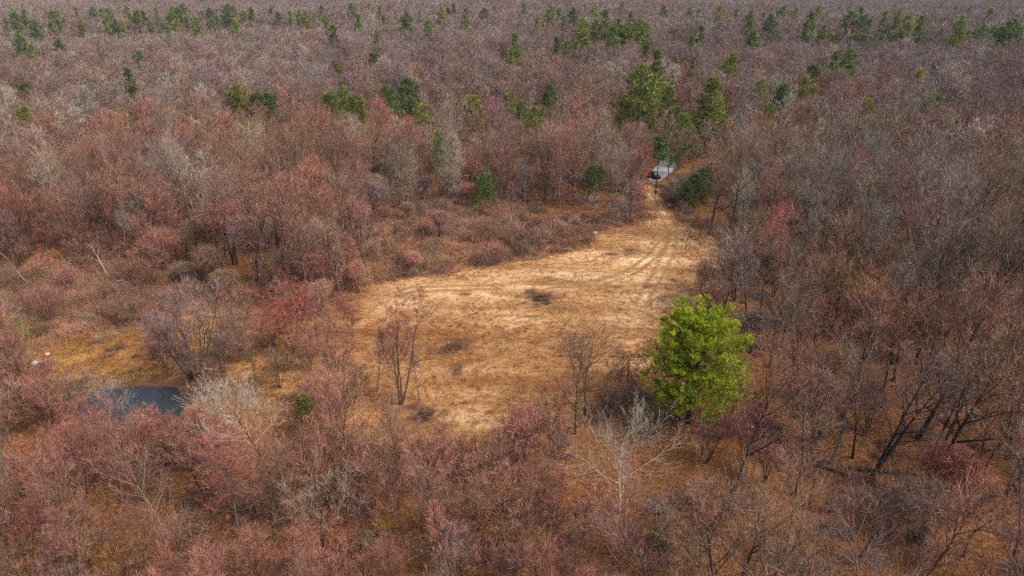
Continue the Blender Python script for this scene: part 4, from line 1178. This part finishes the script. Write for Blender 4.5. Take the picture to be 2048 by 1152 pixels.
for lo, hi, cell, base_i in ((185, 470, 5.2, NP), (470, 1500, 6.4, NP + 4)):
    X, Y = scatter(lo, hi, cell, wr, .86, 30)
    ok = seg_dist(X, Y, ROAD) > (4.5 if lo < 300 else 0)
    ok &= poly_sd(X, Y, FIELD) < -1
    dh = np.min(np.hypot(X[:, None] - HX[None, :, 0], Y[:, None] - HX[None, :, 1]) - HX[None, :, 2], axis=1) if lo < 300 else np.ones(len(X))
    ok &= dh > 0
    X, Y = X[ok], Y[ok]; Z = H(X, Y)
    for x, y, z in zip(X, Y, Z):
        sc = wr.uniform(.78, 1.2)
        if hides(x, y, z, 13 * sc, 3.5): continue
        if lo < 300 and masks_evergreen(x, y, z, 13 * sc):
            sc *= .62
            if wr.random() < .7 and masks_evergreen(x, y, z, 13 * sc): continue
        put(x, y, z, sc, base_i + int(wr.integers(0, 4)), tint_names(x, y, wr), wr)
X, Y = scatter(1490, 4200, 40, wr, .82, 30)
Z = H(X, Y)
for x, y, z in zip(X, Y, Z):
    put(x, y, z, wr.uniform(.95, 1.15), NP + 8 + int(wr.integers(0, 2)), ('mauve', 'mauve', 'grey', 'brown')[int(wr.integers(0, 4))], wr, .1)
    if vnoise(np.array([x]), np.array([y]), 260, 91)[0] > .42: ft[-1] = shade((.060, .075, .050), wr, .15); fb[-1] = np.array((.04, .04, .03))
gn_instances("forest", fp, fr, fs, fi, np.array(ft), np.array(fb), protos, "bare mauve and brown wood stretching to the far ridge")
print("forest instances", len(fp), "candidates", len(TREES))

# ------------------------------------------------------------------ brambles
br_ = np.random.default_rng(23)
BR = []
X, Y = scatter(40, 200, 2.5, br_)
s1 = np.maximum(poly_sd(X, Y, SCRUB1), poly_sd(X, Y, SCRUB2))
fd = poly_sd(X, Y, FIELD)
pdist = poly_sd(X, Y, POND)
want = (s1 > -1) | ((fd < -.5) & (fd > -5) & (br_.random(len(X)) < .45))
bank_brush = (X < -22) & (fd > 0) & (vnoise(X, Y, 6, 53) > .62) & (br_.random(len(X)) < .45)
want |= bank_brush
want &= ((fd < -.6) | bank_brush) & (pdist < -1.8) & (seg_dist(X, Y, TRACK[:4]) > 2.6) & (seg_dist(X, Y, ROAD) > 4.5)
want &= ~((s1 > -1) & (vnoise(X, Y, 5, 51) < .34))
X, Y, s1 = X[want], Y[want], s1[want]; Z = H(X, Y)
for x, y, z, s in zip(X, Y, Z, s1):
    sc = br_.uniform(.42, .98) * (.85 + .5 * float(vnoise(np.array([x]), np.array([y]), 12, 52)[0]))
    if s < 0: sc *= .8
    if x < -22 and poly_sd(np.array([x]), np.array([y]), FIELD)[0] > 0: sc *= .85
    elif hides(x, y, z, 2 * sc, 2 * sc):
        sc *= .55
        if hides(x, y, z, 2 * sc, 2 * sc): continue
    px, py, dep = project(x, y, z)
    u = br_.random()
    BR.append((x, y, z, sc, 'rust' if u < .22 else 'brown' if u < .78 else 'pink' if u < .90 else 'mauve', dep, -20 < px < 2068 and py < 1150))
BR.sort(key=lambda t: t[5])
BRW = ['heaped', 'tall heaped', 'low', 'upright']
k = 0
BP, BRt, BS, BI, BT, BB = [], [], [], [], [], []
for x, y, z, sc, tn, dep, iv in BR:
    j = int(br_.integers(0, 4)); rot = (br_.normal() * .05, br_.normal() * .05, br_.random() * 6.28); scl = (sc, sc * br_.uniform(.75, 1.2), sc * br_.uniform(.9, 1.9))
    tint = shade(np.array(PAL[tn]) * .6 + np.array([.155, .088, .054]), br_, .24)
    if iv and k < 285:
        k += 1
        o = mesh_obj('bramble_bush', BRAMBLES[j], None, tint, BARK['brown'])
        o.location = (x, y, z - .05); o.rotation_euler = rot; o.scale = scl
        tag(o, None, 'bush', 'bramble bushes around the field and pond')
        crowd_label(o, TINT_WORD[tn] + ' ' + BRW[j] + ' bramble bush', x, y, z, 1.5 * sc)
    else:
        BP.append((x, y, z - .05)); BRt.append(rot); BS.append(scl); BI.append(j); BT.append(tint); BB.append(BARK['brown'])
print("brambles", len(BR), k)
if BP:
    gn_instances("brambles", BP, BRt, BS, BI, np.array(BT), np.array(BB), BRAMBLES, "brown bramble tangle farther along the wood's edge")

# ------------------------------------------------------------------ undergrowth: saplings, briars and fallen sticks under the trees
ur = np.random.default_rng(29)
def sapling(seed, h, n):
    t, c = bare_tree(seed, h=h, r0=.03, stems=4, spread=.4, first=.2, n1=4, l1=.4, a1=.6, n2=3, n3=2, twigs=2, sub=1, tl=.6, tw=.03, tdir=.5, sides=3)
    return merged(t, c)
def sticks(seed):
    r = np.random.default_rng(seed); m = MB()
    for k in range(7):
        a = r.random() * 6.28; p = np.array([r.normal(), r.normal(), .06])
        d = np.array([math.cos(a), math.sin(a), r.uniform(0, .12)])
        m.tube(polyline(p, d, r.uniform(.8, 2.6), 3, .08, 0, r), (.020 + .02 * (k == 0)) * np.array([1, .85, .6, .3]), 3, .1)
    return m
UG = [sapling(401, 2.6, 1).mesh('sapling', M_WOOD), sapling(402, 3.6, 1).mesh('sapling', M_WOOD), bramble(403, 1.6, .9, n=420, tl=.7).mesh('briar', M_WOOD), sticks(404).mesh('sticks', M_WOOD)]
X, Y = scatter(20, 230, 2.0, ur)
ok = allowed(X, Y) & (np.maximum(poly_sd(X, Y, SCRUB1), poly_sd(X, Y, SCRUB2)) < 0) & (vnoise(X, Y, 9, 61) > np.where((X < 10) & (Y < 80), .30, .42))
X, Y = X[ok], Y[ok]; Z = H(X, Y)
up_, ur_, us_, ui_, ut_, ub_ = [], [], [], [], [], []
for x, y, z in zip(X, Y, Z):
    u = ur.random(); px, py, _ = project(x, y, z)
    j = 0 if u < .3 else 1 if u < .5 else 2 if u < .75 else 3
    if px > 1350 and py > 560 and j < 2 and ur.random() < .6: j = 3
    sc = ur.uniform(.6, 1.25)
    if px < 1300 and py > 760:
        if j == 3: j = 1
        sc *= 1.1
    if hides(x, y, z, (2.6, 3.6, .9, .2)[j] * sc, 1): continue
    tn = tint_names(x, y, ur)
    if ur.random() < .07: tn = 'orange'
    up_.append((x, y, z)); ur_.append((0, 0, ur.random() * 6.28)); us_.append((sc, sc, sc)); ui_.append(j)
    ut_.append(shade(PAL[tn], ur)); ub_.append(shade(BARK['grey' if (j == 3 and ur.random() < .3) else 'brown'], ur))
gn_instances("undergrowth", up_, ur_, us_, ui_, np.array(ut_), np.array(ub_), UG, "tangled saplings, briars and fallen sticks under the bare trees")

# ------------------------------------------------------------------ dry grass on the field
gr = np.random.default_rng(37)
def tuft(seed, h, lay):
    r = np.random.default_rng(seed); m = MB(); n = 13
    p = np.c_[r.normal(size=(n, 2)) * .14, np.zeros(n)]
    d = unit(np.c_[r.normal(size=(n, 2)) * lay, np.ones(n)])
    m.spikes(p, d, h * r.uniform(.5, 1.2, n), .035, r.uniform(.7, 1, n), r)
    return m.mesh('tuft', M_WOOD)
TU = [tuft(501, .22, .8), tuft(502, .32, 1.1), tuft(503, .45, .7)]
xs = np.array([p[0] for p in FIELD]); ys = np.array([p[1] for p in FIELD])
n = 90000
X = gr.uniform(xs.min() - 20, xs.max() + 2, n); Y = gr.uniform(ys.min() - 2, ys.max() + 2, n)
f_, s_, b_, p_, r_, d_ = zones(X, Y)
sdp = poly_sd(X, Y, POND)
ok = ((f_ > .35) | ((s_ > .5) & (gr.random(n) < .8))) & (r_ < .5) & (d_ < .4) & (sdp < -.9) & (gr.random(n) < (.35 + .65 * vnoise(X, Y, 2.2, 71)) * (1 - .5 * p_))
X, Y, p_, b_, sdp, f_, s_ = X[ok], Y[ok], p_[ok], b_[ok], sdp[ok], f_[ok], s_[ok]; Z = H(X, Y)
m_ = len(X)
pat = vnoise(X, Y * 1.7, 7, 72) * .6 + vnoise(X, Y, 2, 73) * .4
rust_, straw_, pale_ = np.array((.32, .142, .050)), np.array((.46, .25, .10)), np.array((.68, .49, .26))
t_ = sstep(.3, .7, pat)[:, None]
tc = rust_ * (1 - t_) + straw_ * t_
tc = tc * (1 - .7 * p_[:, None]) + pale_ * .7 * p_[:, None]
tc *= np.where(b_[:, None] > .5, np.array([[.9, .95, .65]]), 1.0) * gr.uniform(.7, 1.2, (m_, 1))
dk_t = gr.random((m_, 1)) < .16
tc = np.where(dk_t, tc * .45, tc)
weeds = (f_ < .35)[:, None]
tc = np.where(weeds, np.array([[.33, .175, .095]]) * gr.uniform(.6, 1.25, (m_, 1)), tc)
ix = np.where((sdp > -4) | (f_ < .8), 2, gr.integers(0, 2, m_))
sc = gr.uniform(.6, 1.3, m_) * np.where(weeds[:, 0], 1.8, 1.35)
gn_instances("grass", np.c_[X, Y, Z - .01], np.c_[np.zeros((m_, 2)), gr.uniform(0, 6.28, m_)], np.c_[sc, sc, sc], ix, tc, tc * .8, TU, "short dry straw-coloured grass covering the field and pond bank")

# ------------------------------------------------------------------ small things: boulders, logs, stake, car
M_ROCK = simple_mat("granite", (.52, .50, .47), .85, .2, 0, 3.0, .3)
M_PAINT = simple_mat("white_paint", (.80, .79, .75), .5, .4, 0, 6, .1)
def rock_mesh(seed, sx, sy, sz):
    import bmesh
    r = np.random.default_rng(seed)
    bm = bmesh.new(); bmesh.ops.create_icosphere(bm, subdivisions=2, radius=1)
    for v_ in bm.verts:
        c = np.array(v_.co)
        k_ = 1 + .16 * math.sin(c[0] * 3 + seed) + .14 * math.sin(c[1] * 4 + seed * 2) + .1 * r.normal() * .6
        v_.co = Vector((c[0] * sx * k_, c[1] * sy * k_, max(c[2], -.35) * sz * k_))
    me = bpy.data.meshes.new('boulder'); bm.to_mesh(me); bm.free(); me.materials.append(M_ROCK)
    return me
for i, (px, py, s, lab) in enumerate([(70, 729, .62, "pale grey boulder on the pond's grassy bank by the left edge"), (95, 709, .36, "small white stone above the pale boulder on the bank"),
        (806, 548, .55, "grey boulder at the scrub's lower edge, field's upper left"), (820, 582, .34, "small pale stone in the straw at the field's upper left"),
        (1160, 479, .62, "left of two pale boulders where scrub meets the field's top"), (1189, 468, .60, "right of two pale boulders where scrub meets the field's top"),
        (1312, 381, .5, "pale stone at the foot of the trunk near the car"), (1338, 412, .5, "mossy stone on the slope right of the track"), (1352, 418, .45, "outer stone on the slope right of the track")]):
    g = G(px, py)
    o = mesh_obj('boulder', rock_mesh(i + 1, s, s * .8, s * .7)); o.location = (g[0], g[1], g[2] + s * .15); o.rotation_euler = (0, 0, i * 1.3)
    tag(o, lab, 'boulder')

def log_thing(name, px, py, length, rad, ang, bark, label, cat='log'):
    g = G(px, py); r = np.random.default_rng(int(px * 7 + py))
    tr, cr = MB(), MB()
    pts = polyline((-length / 2, 0, 0), (1, 0, 0), length, 6, .05, 0, r); pts[:, 2] = rad * .8 + np.linspace(0, .15, 7)
    tr.tube(pts, rad * (1.1 - np.linspace(0, .6, 7)), 6, 0)
    for q in range(5):
        p, d = along(pts, r.uniform(.35, .98))
        cr.tube(polyline(p, off_axis(d, r.uniform(.5, 1.0), r.uniform(0, 3.1)), length * r.uniform(.12, .3), 3, .15, .0, r), rad * .3 * np.array([1, .8, .6, .3]), 3, .05)
    e = bpy.data.objects.new(name, None); link(e); e.location = (g[0], g[1], g[2]); e.rotation_euler = (0, 0, ang)
    mesh_obj('trunk', tr.mesh('log_trunk', M_WOOD), e, PAL['grey'], BARK[bark]); mesh_obj('branch_stubs', cr.mesh('log_stubs', M_WOOD), e, PAL['grey'], BARK[bark])
    tag(e, label, cat)
log_thing('fallen_log', 1765, 948, 7, .2, -.25, 'dark', "long dark fallen log at the first leaning trunk's foot")
log_thing('fallen_log', 1120, 504, 3.4, .3, .1, 'dark', "dark log lying at the scrub's lower right edge")
log_thing('fallen_log', 1012, 515, 4.5, .12, -.4, 'pale', "pale dead branch lying in the scrub behind the field")
log_thing('fallen_log', 420, 742, 2.2, .22, -.3, 'white', "short whitish log right of the mauve clump by the pond")
log_thing('fallen_log', 225, 566, 4.0, .16, .3, 'pale', "pale broken limb at the dead snag's foot")
log_thing('fallen_log', 215, 672, 3.2, .14, .45, 'pale', "grey stick log on the grass above the pond")
log_thing('fallen_log', 1380, 1075, 6, .14, .9, 'brown', "brown fallen log on the litter near the lower edge, right of the birch")
log_thing('fallen_log', 1660, 940, 5, .16, -.5, 'dark', "dark fallen log on open litter below the pink vine-draped tree")
log_thing('fallen_log', 1052, 408, 5, .16, .1, 'grey', "grey fallen log on the wood floor behind the scrub")
log_thing('fallen_log', 1215, 415, 6, .14, -.15, 'grey', "thin grey fallen log at the wood's edge left of the track")

# brush heaps: the dark patches on the field carry low charred sticks
for i, (px, py, s, lab) in enumerate([(1083, 599, 1.0, "dark low heap of dead brush in the middle of the field"), (905, 696, .75, "dark dead brush heap left of the field's middle"), (850, 833, .8, "blackish dead brush heap at the field's lower left")]):
    g = G(px, py); r = np.random.default_rng(600 + i); m = MB()
    nn = 1100
    a = r.random(nn) * 6.28; q = np.sqrt(r.random(nn))
    q = q * (1 + .3 * np.sin(a * 3 + i) + .2 * np.sin(a * 5))
    p = np.c_[np.cos(a) * q * 2.3, np.sin(a) * q * 1.9, r.random(nn) * .35 * np.clip(1.1 - q, .1, 1)]
    d = unit(np.c_[r.normal(size=(nn, 2)) * .7, np.abs(r.normal(size=nn)) * .9 + .2])
    m.spikes(p, d, r.uniform(.2, .8, nn), .035, r.uniform(0, 1, nn), r)
    for q in range(5):
        p0 = np.array([r.normal() * 1.3, r.normal() * .9, .12])
        m.tube(polyline(p0, (r.normal(), r.normal(), .05), r.uniform(.8, 2), 3, .1, 0, r), .05 * np.array([1, .8, .6, .4]), 4, 0)
    o = mesh_obj('brush_heap', m.mesh('brush_heap', M_WOOD), None, (.15, .085, .06), (.06, .042, .034))
    o.location = (g[0], g[1], g[2]); o.scale = (s, s, s); o.rotation_euler = (0, 0, i * .8)
    tag(o, lab, 'brush heap')

g = G(1296, 455)
m = MB(); m.tube(np.array([(0, 0, -.2), (.1, 0, .6), (.24, 0, 1.55)]), [.075, .07, .06], 6, 0)
o = mesh_obj('marker_stake', m.mesh('marker_stake', M_PAINT)); o.location = g; tag(o, "white leaning stake where the track enters the field", 'stake')

# car
M_CAR = simple_mat("car_paint", (.018, .020, .026), .25, .5)
m_gl = simple_mat("car_glass", (.05, .065, .08), .05, .6)
M_TYRE = simple_mat("tyre", (.02, .02, .02), .9, .2)
M_RIM = simple_mat("rim", (.45, .45, .46), .35, .5, .8)
M_LAMP = simple_mat("lamp_glass", (.75, .75, .72), .15, .6)
M_TAIL = simple_mat("tail_lamp", (.35, .02, .02), .2, .5)
def loft(name, secs, mat):
    """closed hull through cross-sections (y, half width, z low, z high)"""
    v, fc = [], []
    for y, w, z0, z1 in secs:
        v += [(-w, y, z0), (-w * 1.0, y, z0 + (z1 - z0) * .6), (-w * .86, y, z1), (w * .86, y, z1), (w, y, z0 + (z1 - z0) * .6), (w, y, z0)]
    for i in range(len(secs) - 1):
        for j in range(6):
            a = i * 6 + j; b = i * 6 + (j + 1) % 6
            fc.append([a, b, b + 6, a + 6])
    fc.append([5, 4, 3, 2, 1, 0]); k_ = (len(secs) - 1) * 6; fc.append([k_ + j for j in range(6)])
    return raw_mesh(name, v, fc, mat)
g = G(1309, 356)
car = bpy.data.objects.new('parked_car', None); link(car); car.location = (g[0], g[1], g[2] + .08); car.rotation_euler = (0, 0, math.radians(-158))
mesh_obj('body', loft('body', [(-2.2, .78, .42, .72), (-2.1, .88, .28, .92), (-1.0, .9, .24, .98), (.9, .9, .24, .98), (1.8, .88, .26, .90), (2.25, .76, .40, .70)], M_CAR), car)
cab = mesh_obj('cabin', loft('cabin', [(-2.0, .70, .93, 1.0), (-1.55, .72, .95, 1.5), (-.2, .74, .96, 1.56), (.45, .72, .96, 1.48), (1.15, .74, .94, .98)], M_CAR), car)
def pane(name, pts): mesh_obj(name, raw_mesh(name, pts, [[0, 1, 2, 3]], m_gl), cab)
pane('windscreen', [(-.60, 1.10, 1.04), (.60, 1.10, 1.04), (.56, .53, 1.47), (-.56, .53, 1.47)])
pane('rear_window', [(.56, -1.97, 1.08), (-.56, -1.97, 1.08), (-.56, -1.62, 1.46), (.56, -1.62, 1.46)])
for s in (-1, 1):
    pane('side_window', [(s * .755, -1.3, 1.02), (s * .755, .5, 1.02), (s * .69, .25, 1.42), (s * .69, -1.3, 1.45)])
    m = MB(); m.tube(np.array([(s * .62, 2.12, .68), (s * .60, 2.25, .66)]), [.13, .10], 8, 0); mesh_obj('headlight', m.mesh('headlight', M_LAMP), car)
    m = MB(); m.tube(np.array([(s * .66, -2.12, .74), (s * .64, -2.24, .72)]), [.11, .09], 8, 0); mesh_obj('tail_light', m.mesh('tail_light', M_TAIL), car)
    for yy in (-1.35, 1.4):
        m = MB(); m.tube(np.array([(s * .70, yy, .32), (s * .93, yy, .32)]), [.33, .33], 14, 0); w_ = mesh_obj('wheel', m.mesh('wheel', M_TYRE), car)
        m = MB(); m.tube(np.array([(s * .90, yy, .32), (s * .945, yy, .32)]), [.2, .18], 10, 0); mesh_obj('rim', m.mesh('rim', M_RIM), w_)
tag(car, "dark car parked on the grey asphalt at the track's upper end", 'car')

settle_labels()

# ------------------------------------------------------------------ the air
zlo = float(fz.min()) - 1.0; zhi = max(float(fz.max()) + 20, 60.0)
x0, x1, y0, y1 = gx[0] - 50, gx[-1] + 50, gy[0] - 50, gy[-1] + 50
hv = [(x, y, z) for z in (zlo, zhi) for x, y in ((x0, y0), (x1, y0), (x1, y1), (x0, y1))]
hf = [[3, 2, 1, 0], [4, 5, 6, 7], [0, 1, 5, 4], [1, 2, 6, 5], [2, 3, 7, 6], [3, 0, 4, 7]]
m_h = bpy.data.materials.new("haze"); m_h.use_nodes = True
nt = m_h.node_tree; nt.nodes.remove(nt.nodes["Principled BSDF"])
pv = nt.nodes.new('ShaderNodeVolumePrincipled')
pv.inputs['Color'].default_value = (.80, .86, 1.0, 1); pv.inputs['Density'].default_value = .00006
nt.links.new(pv.outputs[0], nt.nodes['Material Output'].inputs['Volume'])
tag(mesh_obj("haze", raw_mesh("haze", hv, hf, m_h)), kind='stuff')
